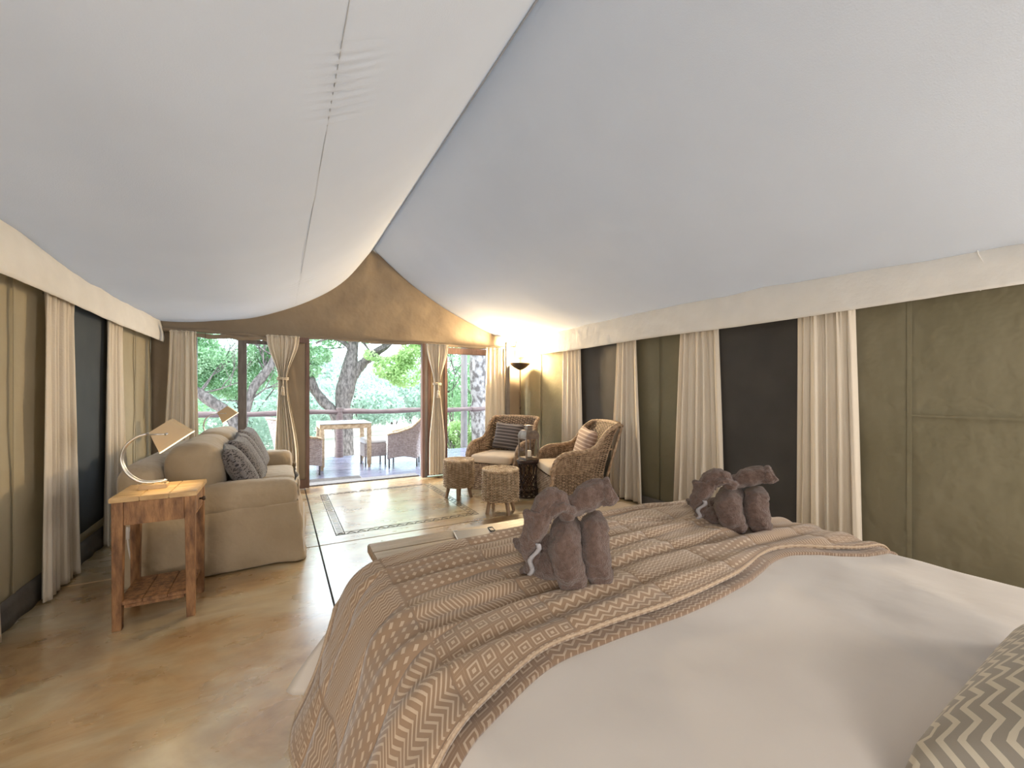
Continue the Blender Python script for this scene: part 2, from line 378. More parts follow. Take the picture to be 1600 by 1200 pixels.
def backing(mb, S, nu, nv, off, closed=False):
    e = 1e-3
    def f(u, v):
        du = S(min(u+e, 1), v)-S(max(u-e, 0), v) if not closed else S(u+e, v)-S(u-e, v)
        dv = S(u, min(v+e, 1))-S(u, max(v-e, 0)); nn = du.cross(dv)
        if nn.length > 1e-12: nn.normalize()
        return S(u, v)+nn*off
    mb.grid(f, nu, nv, cu=closed)

# ------------------------------------------------------------------ the tent: floor, walls, ceiling
XL, XR, YF, YB = -1.34, 3.70, 6.40, -1.9
fl = MB().box(XL-.3, XR+.3, YB-.2, YF-.02, -0.10, -0.012).build('floor', M['joint'], smooth=False, kind='structure')
J = 0.006
for (x0, x1, y0, y1) in ((XL-.25, .29-J, YB, 3.9-J), (.29+J, XR+.25, YB, 3.9-J), (XL-.25, .29-J, 3.9+J, YF-.03), (.29+J, XR+.25, 3.9+J, YF-.03)):
    MB().box(x0, x1, y0, y1, -0.012, 0.0, 0.003).build('floor_slab', M['floor'], fl, smooth=False)
# pressed pattern of the floor border: a frame of short strokes and rules
def stroke_strip(x0, y0, x1, y1, wd, pitch, kind):
    mb = MB(); L = math.hypot(x1-x0, y1-y0); dx, dy = (x1-x0)/L, (y1-y0)/L; n = int(L/pitch)
    def quad(a0, b0, a1, b1, hw):
        # stroke from (a0,b0) to (a1,b1) in along/across coordinates
        X0, Y0 = x0+dx*a0-dy*b0, y0+dy*a0+dx*b0; X1, Y1 = x0+dx*a1-dy*b1, y0+dy*a1+dx*b1
        l = math.hypot(X1-X0, Y1-Y0) or 1; nx, ny = -(Y1-Y0)/l*hw, (X1-X0)/l*hw
        mb.add([(X0-nx, Y0-ny, .0012), (X1-nx, Y1-ny, .0012), (X1+nx, Y1+ny, .0012), (X0+nx, Y0+ny, .0012),
                (X0-nx, Y0-ny, -.004), (X1-nx, Y1-ny, -.004), (X1+nx, Y1+ny, -.004), (X0+nx, Y0+ny, -.004)],
               [(0, 1, 2, 3), (0, 4, 5, 1), (1, 5, 6, 2), (2, 6, 7, 3), (3, 7, 4, 0)])
    quad(0, 0, L, 0, .004); quad(0, wd, L, wd, .004)
    for i in range(n):
        a = (i+.5)*pitch
        if kind == 0: quad(a, wd*.12, a, wd*.85, .007)
        else:
            quad(a-pitch*.4, wd*.2, a, wd*.8, .006); quad(a, wd*.8, a+pitch*.4, wd*.2, .006)
    return mb
stroke_strip(.52, 4.10, .52, 5.80, .075, .045, 0).build('pattern_strip', M['inlay'], fl, smooth=False, kind='stuff')
stroke_strip(.44, 4.10, 1.85, 4.10, .07, .09, 1).build('pattern_strip', M['inlay'], fl, smooth=False, kind='stuff')
stroke_strip(1.85, 4.10, 1.85, 5.80, .075, .09, 1).build('pattern_strip', M['inlay'], fl, smooth=False, kind='stuff')
stroke_strip(.44, 5.75, 1.85, 5.75, .07, .09, 1).build('pattern_strip', M['inlay'], fl, smooth=False, kind='stuff')

def wallsheet(name, x, y0, y1, z0, z1, m, parent=None, amp=0.012, seed=0, n=40, solid=0.006, **p):
    mb = MB()
    def f(u, v):
        y = lerp(y0, y1, u); z = lerp(z0, z1, v)
        return (x+amp*fbm(y*1.3+seed, z*1.1, seed)+amp*.5*math.sin(y*9+seed)*fbm(z*2, y*.7, seed+4), y, z)
    mb.grid(f, n, 18); return mb.build(name, m, parent, solid=solid, **p)
# left wall: canvas, gauze window, skirting
wl = wallsheet('wall_left', XL, YB, YF+.2, 0.0, 2.2, M['canvas_l'], amp=.012, n=90, seed=3, kind='structure')
wr_ = wallsheet('wall_right', XR, YB, YF+.1, 0.0, 2.25, M['canvas'], amp=.012, n=90, seed=8, kind='structure')
for (nm, x, s, side) in (('baseboard_left', XL+.022, 1, 1), ('baseboard_right', XR-.024, -1, -1)):
    mb = MB(); mb.grid(lambda u, v: (x+s*(.010*(1-v)+.006*math.sin(u*230)*(1-v)), lerp(YB, YF, u), lerp(0.001, .16 if s > 0 else .10, v)), 260, 3)
    mb.build(nm, M['skirt'], solid=.004, kind='structure')
# seams of the canvas
for (wall, x, s, ys) in ((wl, XL+.021, 1, (3.45, 5.75)), (wr_, XR-.021, -1, (1.19, 3.32, 5.75))):
    for y in ys: MB().box(x-.002, x+.002, y-.012, y+.012, .1, 2.0, .001).build('seam', wall.data.materials[0], wall, smooth=False)
MB().box(XR-.024, XR-.020, YB, 1.19, 1.135, 1.15, .001).build('seam', M['canvas'], wr_, smooth=False)
def gwin(name, x, s, y0, y1, m):
    mb = MB(); mb.grid(lambda u, v: (x+s*(.004*math.sin(u*5+v*3)+.003*fbm(u*4, v*5, y0)), lerp(y0, y1, u), lerp(.24 if s > 0 else .12, 2.0, v)), 16, 20)
    o = mb.build(name, m, solid=.004, kind='structure')
    f = MB(); zz = .24 if s > 0 else .12
    for (a, b, c, d) in ((y0-.03, y0, zz-.03, 2.0), (y1, y1+.03, zz-.03, 2.0), (y0, y1, zz-.035, zz)): f.box(min(x, x+s*.008), max(x, x+s*.008), a, b, c, d, .002)
    f.build('window_hem', M['canvas_l'] if s > 0 else M['canvas'], o, smooth=False); return o
gwin('window_1', XL+.032, 1, 4.0, 5.0, M['gauze_b'])
gwin('window_2', XR-.032, -1, 3.90, 4.85, M['gauze'])
gwin('window_3', XR-.032, -1, 1.80, 2.72, M['gauze'])
# rear wall behind the photographer
MB().grid(lambda u, v: (lerp(XL, XR, u), YB-.02+.01*fbm(u*6, v*4), lerp(0, 3.45, v)), 20, 14).build('wall_back', M['canvas'], solid=.006, kind='structure')

PL = [(-1.34, 2.13), (-1.05, 2.135), (-.75, 2.175), (-.27, 2.27), (.33, 2.54), (.80, 2.88), (1.2, 3.40)]
PR = [(1.2, 3.40), (1.50, 3.15), (1.80, 2.92), (2.35, 2.60), (3.03, 2.31), (3.40, 2.20), (3.70, 2.17)]
sl = [(p.x, p.y) for p in spline([(a, b, 0) for a, b in PL], 8)]
sr = [(p.x, p.y) for p in spline([(a, b, 0) for a, b in PR], 8)]
YE = YF+.03
ZT = {-1: lambda y: interp([(-2, 2.22), (3.3, 2.19), (3.9, 2.13), (5, 2.12), (6.4, 2.16)], y), 1: lambda y: interp([(-2, 2.12), (.7, 2.12), (2.1, 2.19), (3.6, 2.21), (6.4, 2.19)], y)}
def sheet(S, side):
    n = len(S)-1
    def f(u, v):
        x, z = S[round(u*n)]; y = lerp(YB, YE, v); t = u if side < 0 else 1-u     # t = 1 at ridge
        sag = math.sin(PI*u)
        z += .012*sag*fbm(x*.8, y*.9, side)
        z += (ZT[side](y)-.012-(2.13 if side < 0 else 2.17))*max(0, ((1-u) if side < 0 else u)-.45)/.55
        e = 1-t     # eave scallops
        z += .018*max(0, e-.8)*5*fbm(y*2.2, 0, side*5)
        if side < 0:
            # gathers along the seam at x = .18
            g = math.exp(-((x-.20)/.09)**2)*(1 if x > .16 else .15)
            for (a, b) in ((4.9, 6.2), (1.5, 1.95)):
                if a-.1 < y < b+.1: z += .008*g*math.sin(y*(70 if a > 3 else 110)+3*fbm(y*3, x*2))*sm((y-a+.1)/.2)*sm((b+.1-y)/.2)
        return (x, y, z)
    mb = MB(); mb.grid(f, n, 520 if side < 0 else 160); return mb
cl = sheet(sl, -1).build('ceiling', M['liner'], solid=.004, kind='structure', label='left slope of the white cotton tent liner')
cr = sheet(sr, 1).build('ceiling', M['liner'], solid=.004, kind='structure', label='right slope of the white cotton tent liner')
sx = .18; sz = interp(sl, sx)
MB().tube([(sx, YB+.1+k*(YE-YB-.2)/90, sz-.004) for k in range(91)], .0022, 5).build('seam', M['liner'], cl)
MB().tube([(1.2, YB+k*(YE-YB)/30, 3.392) for k in range(31)], .008, 8).build('ridge_seam', M['liner'], cr)
# valances
def valance(name, x, s, y1, ztop):
    def f(u, v):
        y = lerp(YB, y1, u); zt = ztop(y); zb = 1.885+.006*math.sin(y*2.3)+.003*fbm(y*4, 1)
        return (x+s*(.105+.014*math.sin(v*PI)+.006*fbm(y*3, v*2, s)-.04*v), y, lerp(zb, zt, v)+.010*v*fbm(y*6, 3, s))
    mb = MB(); mb.grid(f, 260, 12); return mb.build(name, M['valance'], solid=.005, kind='structure')
v1 = valance('trim_1', XL+.02, 1, YF+.0, lambda y: ZT[-1](y)+.02)
v2 = valance('trim_2', XR-.02, -1, YF+.0, lambda y: ZT[1](y)+.02)
for y in (.84,): MB().tube([(XR-.115+.004*math.sin(k), y+.012*math.sin(k*.8), 1.89+k*.024) for k in range(11)], .003, 5).build('seam', M['valance'], v2)
# gable and front wall
def gz(x): return interp(sl, x) if x < 1.2 else interp(sr, x)
def gable(u, v):
    x = lerp(XL, XR, u); zt = gz(x)+.02; z = lerp(2.03, zt, v)
    rad = (x-1.17)/(max(.2, 3.4-z))
    y = YF+.025+.020*fbm(x*1.6, z*1.6, 2)*math.sin(PI*min(1, v+.1))+.022*math.sin(rad*5)*max(0, 1-abs(rad))*v+.008*math.sin(v*9+x*3)*(1-v)
    return (x, y, z)
wf = MB().grid(gable, 120, 26).build('wall_front', M['canvas_f'], solid=.006, kind='structure')
hem = MB().tube([(lerp(XL+.05, XR-.05, k/60), YF-.02+.01*math.sin(k), 2.035+.012*math.sin(k*.35)) for k in range(61)], [.022+.006*math.sin(k*1.3) for k in range(61)], 8)
hem.build('rolled_hem', M['canvas_f'], wf)
def panel(name, x0, x1, z0, z1, y, m, parent, sol=.006):
    return MB().grid(lambda u, v: (lerp(x0, x1, u), y+.006*fbm(u*5+x0, v*6), lerp(z0, z1, v)), 10, 14).build(name, m, parent, solid=sol)
panel('canvas_panel', XL, -.92, 0, 2.05, YF+.03, M['canvas_f'], wf)
panel('canvas_panel', -.92, .0, 0, .42, YF+.03, M['canvas_f'], wf)
panel('canvas_panel', 3.22, XR, 0, 2.05, YF+.03, M['canvas_f'], wf)
panel('canvas_panel', 2.28, 3.22, 0, .12, YF+.03, M['canvas_f'], wf)
# window on the left of the doorway: rolled blind, grey mullion
w4 = MB().box(-.47, -.375, YF-.04, YF+.02, .4, 1.98, .006).box(-.375, .0, YF-.03, YF+.02, 1.915, 1.965, .004).box(-.92, -.89, YF-.03, YF+.02, .4, 1.98, .004).box(-.92, 0, YF-.04, YF+.02, .40, .44, .004)
w4 = w4.build('window_4', M['greywood'], smooth=False, kind='structure')
MB().tube([(lerp(-.98, .05, k/20), YF-.05, 1.985+.008*math.sin(k)) for k in range(21)], [.028+.004*math.sin(k*2) for k in range(21)], 10).build('rolled_blind', M['canvas_f'], w4)
MB().box(-.80, -.795, YF-.09, YF-.085, 1.93, 2.02).build('blind_strap', M['darkmetal'], w4, smooth=False)
# window on the right of the doorway
w5 = MB().box(2.27, 2.31, YF-.04, YF+.02, .1, 2.0, .006).box(3.10, 3.15, YF-.03, YF+.02, .1, 2.0, .004).box(2.27, 3.15, YF-.04, YF+.02, .08, .12, .004).box(2.27, 3.15, YF-.05, YF+.0, 1.90, 2.0, .01)
w5 = w5.build('window_5', M['redwood'], smooth=False, kind='structure')
# framed canvas door leaves beside the doorway
def leaf(name, x0, x1, y, stile0, stile1, m):
    d = empty(name, (0, 0, 0), kind='structure')
    MB().box(x0, x0+stile0, y-.02, y+.02, .01, 2.02, .004).build('door_stile', m, d, smooth=False)
    MB().box(x1-stile1, x1, y-.02, y+.02, .01, 2.02, .004).build('door_stile', m, d, smooth=False)
    MB().box(x0+stile0, x1-stile1, y-.018, y+.018, .01, .13, .004).build('door_rail', m, d, smooth=False)
    MB().box(x0+stile0, x1-stile1, y-.018, y+.018, 1.95, 2.02, .004).build('door_rail', m, d, smooth=False)
    MB().grid(lambda u, v: (lerp(x0+stile0, x1-stile1, u), y-.006+.006*math.sin((u*.6+v)*18)*math.sin(PI*u), lerp(.13, 1.95, v)), 12, 40).build('door_canvas', M['canvas_f'], d, solid=.004)
    return d
leaf('door_1', .0, .345, 6.27, .05, .045, M['redwood'])
leaf('door_2', 1.98, 2.30, 6.30, .04, .05, M['redwood'])
MB().box(1.885, 1.925, 6.24, 6.34, .0, 2.03, .004).build('trim_3', M['redwood'], smooth=False, kind='structure')
MB().box(1.93, 1.975, 6.27, 6.36, .0, 2.03, .004).build('trim_4', M['greywood'], smooth=False, kind='structure')
MB().box(3.28, 3.345, 6.15, 6.21, .0, 2.12, .006).build('trim_5', M['greywood'], smooth=False, kind='structure')
MB().box(.345, 1.885, 6.40, 6.62, -.04, .012, .006).build('trim_6', M['greywood'], smooth=False, kind='structure')

# ------------------------------------------------------------------ curtains
def curtain(label, axis, wallpos, s, c0, c1, b0, b1, folds, ztop=1.93, zbot=.015, amp=.028, tie=None, seed=0, group=None, name='curtain'):
    """axis 'y': hangs along y on a side wall at x=wallpos, s = direction into the room; axis 'x': along x at y=wallpos"""
    t0 = thing(name, label, 'curtain', (wallpos, (c0+c1)/2, 0) if axis == 'y' else ((c0+c1)/2, wallpos, 0), group=group)
    amp *= .82 if axis == 'y' else 1.3; cc = (c0+c1)/2; ph = [random.uniform(-.5, .5) for _ in range(8)]
    def f(u, v):
        z = lerp(ztop, zbot, v)
        if tie:
            zt, wt, ct = tie
            if z > zt: q = sm((ztop-z)/(ztop-zt)); a = lerp(c0, ct-wt/2, q**1.2); b = lerp(c1, ct+wt/2, q**1.2); am = lerp(amp*.7, amp*.9, q)
            else: q = sm((zt-z)/(zt-zbot)*1.4); a = lerp(ct-wt/2, b0, q); b = lerp(ct+wt/2, b1, q); am = lerp(amp*.9, amp, q)
        else:
            q = v**1.1; a = lerp(c0, b0, q); b = lerp(c1, b1, q); am = amp*lerp(.55, 1.15, v)
        uu = u+.018*math.sin(u*17+seed)+.01*math.sin(v*3+u*9+seed)
        d = am*(math.sin(2*PI*folds*uu+ph[0])+.35*math.sin(2*PI*folds*2.3*uu+ph[1]+v*1.2)+.4*math.sin(2*PI*folds*.37*uu+ph[2]+v))
        d += (.012*math.sin(2*PI*folds*3.1*u)*math.exp(-v*14))
        along = lerp(a, b, u)-cc; off = (.066 if axis == 'y' else .05)+d
        return (s*off, along, z) if axis == 'y' else (along, s*off, z)
    MB().grid(f, folds*14, 46).build('curtain_panel', M['curtain'], t0, solid=.003)
    MB().tube([(lambda q: (q[0], q[1], q[2]-.012))(f(k/(folds*10), 0.0)) for k in range(folds*10+1)], .009, 6).build('heading', M['curtain'], t0)
    if tie:
        zt, wt, ct = tie; mb = MB(); n = 28
        for dz in (-.012, .006):
            mb.tube([(ct-cc+(wt/2+.012)*math.cos(2*PI*k/n), s*.05+(amp+.018)*math.sin(2*PI*k/n), zt+dz+.006*math.sin(4*PI*k/n)) for k in range(n)], .008, 6, closed=True)
        tt = mb.build('tie_cord', M['tie'], t0)
        ys = s*(.05)+s*(amp+.03); mb = MB(); mb.tube([(ct-cc, ys, zt), (ct-cc+.004, ys, zt-.05), (ct-cc, ys, zt-.10)], [.005, .006, .008], 6)
        mb.tube([(ct-cc, ys, zt-.10), (ct-cc, ys, zt-.115), (ct-cc, ys, zt-.135)], [.008, .019, .014], 10)
        for k in range(14):
            a = 2*PI*k/14; mb.tube([(ct-cc+.012*math.cos(a), ys+.012*math.sin(a), zt-.13), (ct-cc+.022*math.cos(a), ys+.018*math.sin(a), zt-.215)], .004, 5)
        mb.build('tassel', M['tie'], t0)
    return t0
curtain('cream curtain at the extreme left edge of the photo, only its hem corner showing', 'y', XL, 1, 2.70, 3.10, 2.76, 3.21, 5, seed=1)
curtain('cream full length curtain left of the left wall gauze window', 'y', XL, 1, 3.67, 4.07, 3.62, 4.15, 6, seed=2)
curtain('cream full length curtain on the left wall behind the arched table lamp', 'y', XL, 1, 4.74, 5.14, 4.68, 5.20, 5, seed=3)
curtain('straight cream curtain on the front wall in the left corner behind the sofa', 'x', YF-.12, -1, -1.13, -.88, -1.22, -.84, 5, ztop=2.02, seed=4, amp=.024)
curtain('cream curtain tied back with a tassel left of the doorway', 'x', 6.20, -1, -.15, .22, -.06, .21, 7, ztop=2.02, tie=(1.47, .10, .03), seed=5, amp=.022)
curtain('cream curtain tied back with a tassel right of the doorway', 'x', 6.20, -1, 1.93, 2.26, 1.96, 2.22, 6, ztop=2.02, zbot=.05, tie=(1.42, .10, 2.085), seed=6, amp=.02)
curtain('cream curtain on the front wall beside the floor lamp', 'x', 6.28, -1, 2.93, 3.28, 2.88, 3.34, 5, ztop=2.02, seed=7, amp=.03)
curtain('cream curtain on the right wall nearest to the floor lamp', 'y', XR, -1, 4.63, 5.07, 4.55, 5.14, 5, seed=8)
curtain('cream curtain on the right wall directly behind the wicker armchair beside the footstools', 'y', XR, -1, 3.60, 3.93, 3.50, 4.05, 5, seed=9)
curtain('cream curtain on the right wall behind the space between the two towel elephants', 'y', XR, -1, 2.56, 2.98, 2.48, 3.06, 6, seed=10)
curtain('widest cream curtain on the right wall, right of the far towel elephant', 'y', XR, -1, 1.48, 1.86, 1.43, 1.88, 5, seed=11)
# ------------------------------------------------------------------ bed
BX0, BX1, BY0, BY1, BZ = .20, 2.16, -.55, 1.62, .665
def drape(sx, sy, off, seed=0, wr=1.0):
    """cloth position for unrolled coordinates sx, sy (metres) over the bed"""
    r = .13; x0, x1, y1 = BX0+r, BX1-r, BY1-r
    cx = max(x0, min(x1, sx)); cy = min(y1, sy); qx, qy = sx-cx, sy-cy; q = math.hypot(qx, qy)
    nx, ny = (qx/q, qy/q) if q > 1e-9 else (0, 0)
    R = r+off; arc = R*1.05
    if q < arc: a = q/R; g = R*math.sin(a); h = R*(1-math.cos(a))
    else:
        a = 1.05; g = R*math.sin(a)+(q-arc)*math.cos(a)*.98; h = R*(1-math.cos(a))+(q-arc)*math.sin(a)
    # broad puffiness
    puff = .045*math.sin(PI*max(0, min(1, (cx-BX0)/(BX1-BX0))))+.012*fbm(sx*2.2, sy*2.2, 1)
    z = BZ+off-h+puff*max(0, 1-q/.4)
    ang = math.atan2(qy, qx) if q > 1e-6 else 0
    rip = .014*wr*sm((q-.12)/.3)*math.sin((sy if abs(qx) > abs(qy) else sx)*16+seed)+(.03*math.sin(ang*7)*sm((q-.15)/.3) if (abs(qx) > .05 and abs(qy) > .05) else 0)
    return Vector((cx+nx*(g+rip), cy+ny*(g+rip), max(.02, z)))
bed = thing('bed', 'king size bed with a smooth white duvet in the foreground', 'bed', (1.2, .5, 0))
def loc(o): return Vector(o.location)
def rel(P, o): return (P.x-o.location.x, P.y-o.location.y, P.z-o.location.z)
MB().rbox(0, 0, .20, 1.86, 2.1, .36, .03, n=6).build('bed_base', M['duvet'], bed)
MB().rbox(0, 0, .50, 1.88, 2.12, .26, .07, n=8).build('mattress', M['sheet'], bed)
MB().grid(lambda u, v: rel(drape(lerp(BX0-.20-.13*sm((lerp(BY0, BY1+.34, v)-1.0)/.3), BX1+.34, u), lerp(BY0, BY1+.34, v), .006*sm((lerp(BY0, BY1+.34, v)-1.15)/.2)*sm((.25-u)/.2)), bed), 120, 110).build('duvet', M['duvet'], bed, solid=.012)
# white sheet corner peeping below the duvet at the foot
MB().grid(lambda u, v: rel(drape(lerp(BX0-.37, BX0-.20, u), lerp(1.15, 1.42, v), -.012), bed), 12, 12).build('sheet_corner', M['sheet'], bed, solid=.004)
# quilt folded across the foot of the bed
qt = thing('quilt', 'brown and beige patchwork patterned quilt folded across the foot of the bed', 'quilt', (1.2, 1.2, BZ))
def near(sx): return .80-.16*sm((.62-sx)/.55)+.018*math.sin(sx*5)-.03*sm((sx-1.7)/.4)+.06*math.exp(-((sx-1.55)/.22)**2)
QF = BY1+.075
def qpos(u, v, off, s0=BX0-.345, s1=BX1+.26, dn=0.0, df=0.0):
    sx = lerp(s0, s1, u); sy = lerp(near(sx)+dn, QF+df-.30*sm((.19-u)/.19), v)
    P = drape(sx, sy, off)
    fold = .0115*math.sin(sy*46+2.2*fbm(sx*1.3, sy*3, 1)+1.6*math.sin(sx*1.7))*(.35+.65*sm(fbm(sx*1.1+4, sy*2, 6)+.6))+.004*math.sin(sy*90+3*fbm(sx*2, sy*4, 9))
    edge = sm(v*14)*sm((1-v)*14)*sm(u*16)*sm((1-u)*16)
    P.z += fold*edge*.8; P.z += .004*edge
    return P
MB().grid(lambda u, v: rel(qpos(u, v, .028), qt), 220, 130, uvf=lambda u, v: (lerp(BX0-.345, BX1+.26, u), lerp(.7, QF, v))).build('quilt_top', M['quilt'], qt, solid=.014)
MB().grid(lambda u, v: rel(qpos(u, v, .010, dn=-.035, df=.012), qt), 160, 60, uvf=lambda u, v: (lerp(BX0-.345, BX1+.26, u)+.1, lerp(.66, QF, v)+.07)).build('quilt_underlayer', M['quiltunder'], qt, solid=.012)
# piped hems
hm = MB()
hm.tube([rel(qpos(k/120, 1.0, .028), qt) for k in range(121)], .012, 8)
hm.build('hem', M['quilthem'], qt)
hm = MB(); hm.tube([rel(qpos(k/120, 0.0, .030), qt) for k in range(121)], .004, 8); hm.build('hem', M['quilthem'], qt)
hm = MB(); hm.tube([rel(qpos(0, k/60, .028), qt) for k in range(61)], .009, 8); hm.build('hem', M['quilthem'], qt)

# cushion at the head end
cu = thing('cushion', 'large grey and cream chevron knitted cushion in the lower right corner on the bed', 'cushion', (1.14, .05, .86))
R1 = Matrix.Rotation(math.radians(2), 3, 'Z') @ Matrix.Rotation(math.radians(-36), 3, 'X')
MB().rbox(0, 0, 0, .74, .58, .14, .065, puff=.6, n=16, rot=R1, pinch=.45).build('cushion_cover', M['cushion_ch'], cu)

# ------------------------------------------------------------------ towel elephants
def blob_tube(mb, pts, rad, seg=18, n=7, squash=None, wr=.004, seed=0, capr=True):
    P = spline(pts, n); m = len(P)-1
    rr = []
    for i in range(m+1):
        t = i/m*(len(rad)-1); k = min(int(t), len(rad)-2); rr.append(lerp(rad[k], rad[k+1], sm(t-k)))
    o = len(mb.v); mb.tube(P, rr, seg, squash=squash)
    for i in range(o, len(mb.v)):
        v = Vector(mb.v[i]); mb.v[i] = tuple(v+noise.noise_vector(v*16+Vector((seed, 0, 0)))*wr+noise.noise_vector(v*55)*wr*.35)
def spiral_sheet(mb, c, ax, r0, turns, L, thick=.010, seed=0):
    """loosely rolled terry cloth, axis ax, centre c"""
    ax = Vector(ax).normalized(); e1 = ax.orthogonal().normalized(); e2 = ax.cross(e1); c = Vector(c)
    def f(u, v):
        a = u*turns*2*PI; r = r0*(.25+.75*u)+.003*math.sin(v*9+a); return c+ax*(L*(v-.5)*(1-.12*math.sin(a*.5)))+(e1*math.cos(a)+e2*math.sin(a))*r
    mb.grid(f, int(26*turns), 10)
terry = bpy.data.textures.new('terry_crumple', 'CLOUDS'); terry.noise_scale = .035; terry.noise_depth = 2
def elephant(loc_, rz, scale, label, variant=0):
    t = thing('towel_elephant', label, 'folded towel', loc_, rz, group='towel elephants on the bed')
    t.scale = scale
    # local: x to the right as seen from the pillows, y away towards the foot, z up. body = towel rolls bent over like two legs
    for k, (x, top, w_) in enumerate(((-.022, .195, .049), (.064, .208, .044))):
        mb = MB(); blob_tube(mb, [(x+.012, -.075+k*.03, .030), (x+.004, -.080+k*.03, .07), (x-.006, -.065+k*.03, .12), (x-.004, -.03+k*.02, top-.040), (x, .03, top-.045), (x, .085, .12), (x, .10, .045)],
                           [w_*.80, w_*1.02, w_*1.08, w_*1.02, w_, w_*.9, w_*.8], squash=(1.0, .95), seed=k*5)
        mb.rbox(x+.012, -.075+k*.03, .040, w_*1.85, w_*1.7, .078, .038, puff=.1, n=6, wr=.004)
        mb.rbox(x, .0, top-.03, w_*1.9, .10, .05, .025, puff=.2, n=6, wr=.004)
        mb.build('body_roll', M['towel'], t, sub=1)
    # head: arched fold that hangs down on the left, knotted in the middle
    mb = MB(); blob_tube(mb, [(-.118, -.06, .150), (-.112, -.062, .205), (-.090, -.055, .258), (-.055, -.045, .268), (-.030, -.05, .235), (-.020, -.055, .205)], [.016, .028, .034, .034, .033, .026], squash=(1, .8), seed=9, wr=.006)
    mb.build('head', M['towel'], t, sub=1)
    mb = MB()
    for q in range(4):
        a = q/3; blob_tube(mb, [(-.100+.012*q, -.088+.006*q, .165+.016*q), (-.092+.016*q, -.085, .225+.008*q), (-.062+.016*q, -.068, .268-.010*q), (-.034+.012*q, -.03, .262-.012*q)], [.008, .013, .014, .010], seg=10, seed=q)
    mb.build('head_fold', M['towel'], t, sub=1)
    # thick hanging ear, narrowing to a point near the quilt
    def ear(u, v):
        w_ = .075*(1-.75*u**1.5); return Vector((-.112-.022*u+(v-.5)*w_+.006*math.sin(u*9), -.078+.02*u+.020*math.sin(PI*v)*(-1)+.008*math.sin(u*8+v*3), .235-.185*u))
    MB().grid(ear, 18, 12).build('ear', M['towel'], t, solid=.016, sub=1)
    # upper roll leaning to the right with its open rolled end
    mb = MB(); blob_tube(mb, [(-.018, -.03, .225), (.006, -.025, .243), (.036, -.018, .262), (.070, -.010, .280), (.092, -.006, .288)], [.026, .036, .046, .044, .036], squash=(1, .95), seed=11, wr=.005)
    mb.build('head_roll', M['towel'], t, sub=1)
    mb = MB(); spiral_sheet(mb, (.096, -.008, .278), (.8, -.1, .45), .040, 1.5, .050); mb.build('ear', M['towel'], t, solid=.010, sub=1)
    # two rear corners of the towel trailing over the quilt to the left
    mb = MB(); blob_tube(mb, [(-.03, .02, .10), (-.08, .06, .075), (-.13, .11, .055), (-.175, .16, .050), (-.20, .185, .058)], [.05, .048, .036, .022, .008], seed=3)
    mb.build('tail', M['towel'], t, sub=1)
    mb = MB(); blob_tube(mb, [(-.03, -.01, .07), (-.08, .0, .045), (-.125, .015, .030), (-.165, .03, .014)], [.052, .046, .030, .012], seed=4)
    mb.build('tail', M['towel'], t, sub=1)
    # pale woven hem of the towel, seen at the flap's lower edge
    mb = MB(); mb.grid(lambda u, v: Vector((-.108-.028*u+.013*(v-.5)+.008*math.sin(u*9), -.103+.02*u-.004*math.sin(v*3), .150-.10*u)), 12, 4)
    mb.build('towel_hem', M['towelfringe'], t, solid=.004)
    for o in t.children:
        if o.name.startswith('towel_hem'): continue
        for m_ in o.modifiers:
            if m_.type == 'SUBSURF': m_.levels = m_.render_levels = 2
        d = o.modifiers.new('crumple', 'DISPLACE'); d.texture = terry; d.strength = .016; d.mid_level = .5; d.texture_coords = 'LOCAL'
    return t
elephant((.795, 1.05, BZ+.050), math.radians(-34), (1, 1, 1), 'folded towel elephant nearer the camera, above the middle of the quilt')
elephant((1.72, 1.12, BZ+.050), math.radians(-58), (1.12, 1.12, .86), 'folded towel elephant farther right, by the right side of the bed')

# ------------------------------------------------------------------ bench at the foot of the bed
bn = thing('bench', 'low plank topped wooden bench at the foot of the bed', 'bench', (1.35, 2.20, 0))
for k, (y0, y1) in enumerate(((-.215, -.075), (-.072, .07), (.073, .215))):
    MB().box(-.93, .93, y0, y1, .415, .465-.001*k, .005).build('plank', M['bench'], bn, smooth=False)
for x in (-.86, .86):
    for y in (-.15, .15): MB().box(x-.035, x+.035, y-.04, y+.04, 0, .415, .006).build('leg', M['bench'], bn, smooth=False)
    MB().box(x-.03, x+.03, -.11, .11, .34, .415, .005).build('end_rail', M['bench'], bn, smooth=False)
for y in (-.165, .165): MB().box(-.825, .825, y-.015, y+.015, .33, .415, .004).build('apron', M['bench'], bn, smooth=False)
fo = thing('folder', 'grey card information folder lying on the bench', 'folder', (.985, 2.20, .466), math.radians(-12))
MB().box(-.115, .115, -.15, .15, 0, .004, .001).build('cover', M['folder'], fo, smooth=False)
MB().box(-.119, -.111, -.15, .15, .0045, .007, .001).build('spine_band', M['paper'], fo, smooth=False)
MB().box(-.116, -.090, .141, .150, .0045, .007, .001).build('corner_band', M['paper'], fo, smooth=False)
mb = MB(); mb.tube([(.097, .148, .006), (.097, .08, .008), (.103, .075, .008), (.118, .075, .008), (.124, .08, .008), (.124, .148, .006)], .0035, 6, closed=True); mb.build('clip', M['black'], fo)
# small printed line, too fine to read in the photo
mb = MB(); x = -.055
for k, wl_ in enumerate((.010, .006, .010, .007, .010, .012, .006, .010, .008, .010, .006)):
    mb.box(x, x+wl_*.25, -.045, -.029, .0042, .0047); mb.box(x, x+wl_, -.045 if k % 2 else -.031, -.043 if k % 2 else -.029, .0042, .0047)
    if k % 3: mb.box(x+wl_*.75, x+wl_, -.045, -.029, .0042, .0047)
    x += wl_+.004
mb.build('printed_line', M['black'], fo, smooth=False)

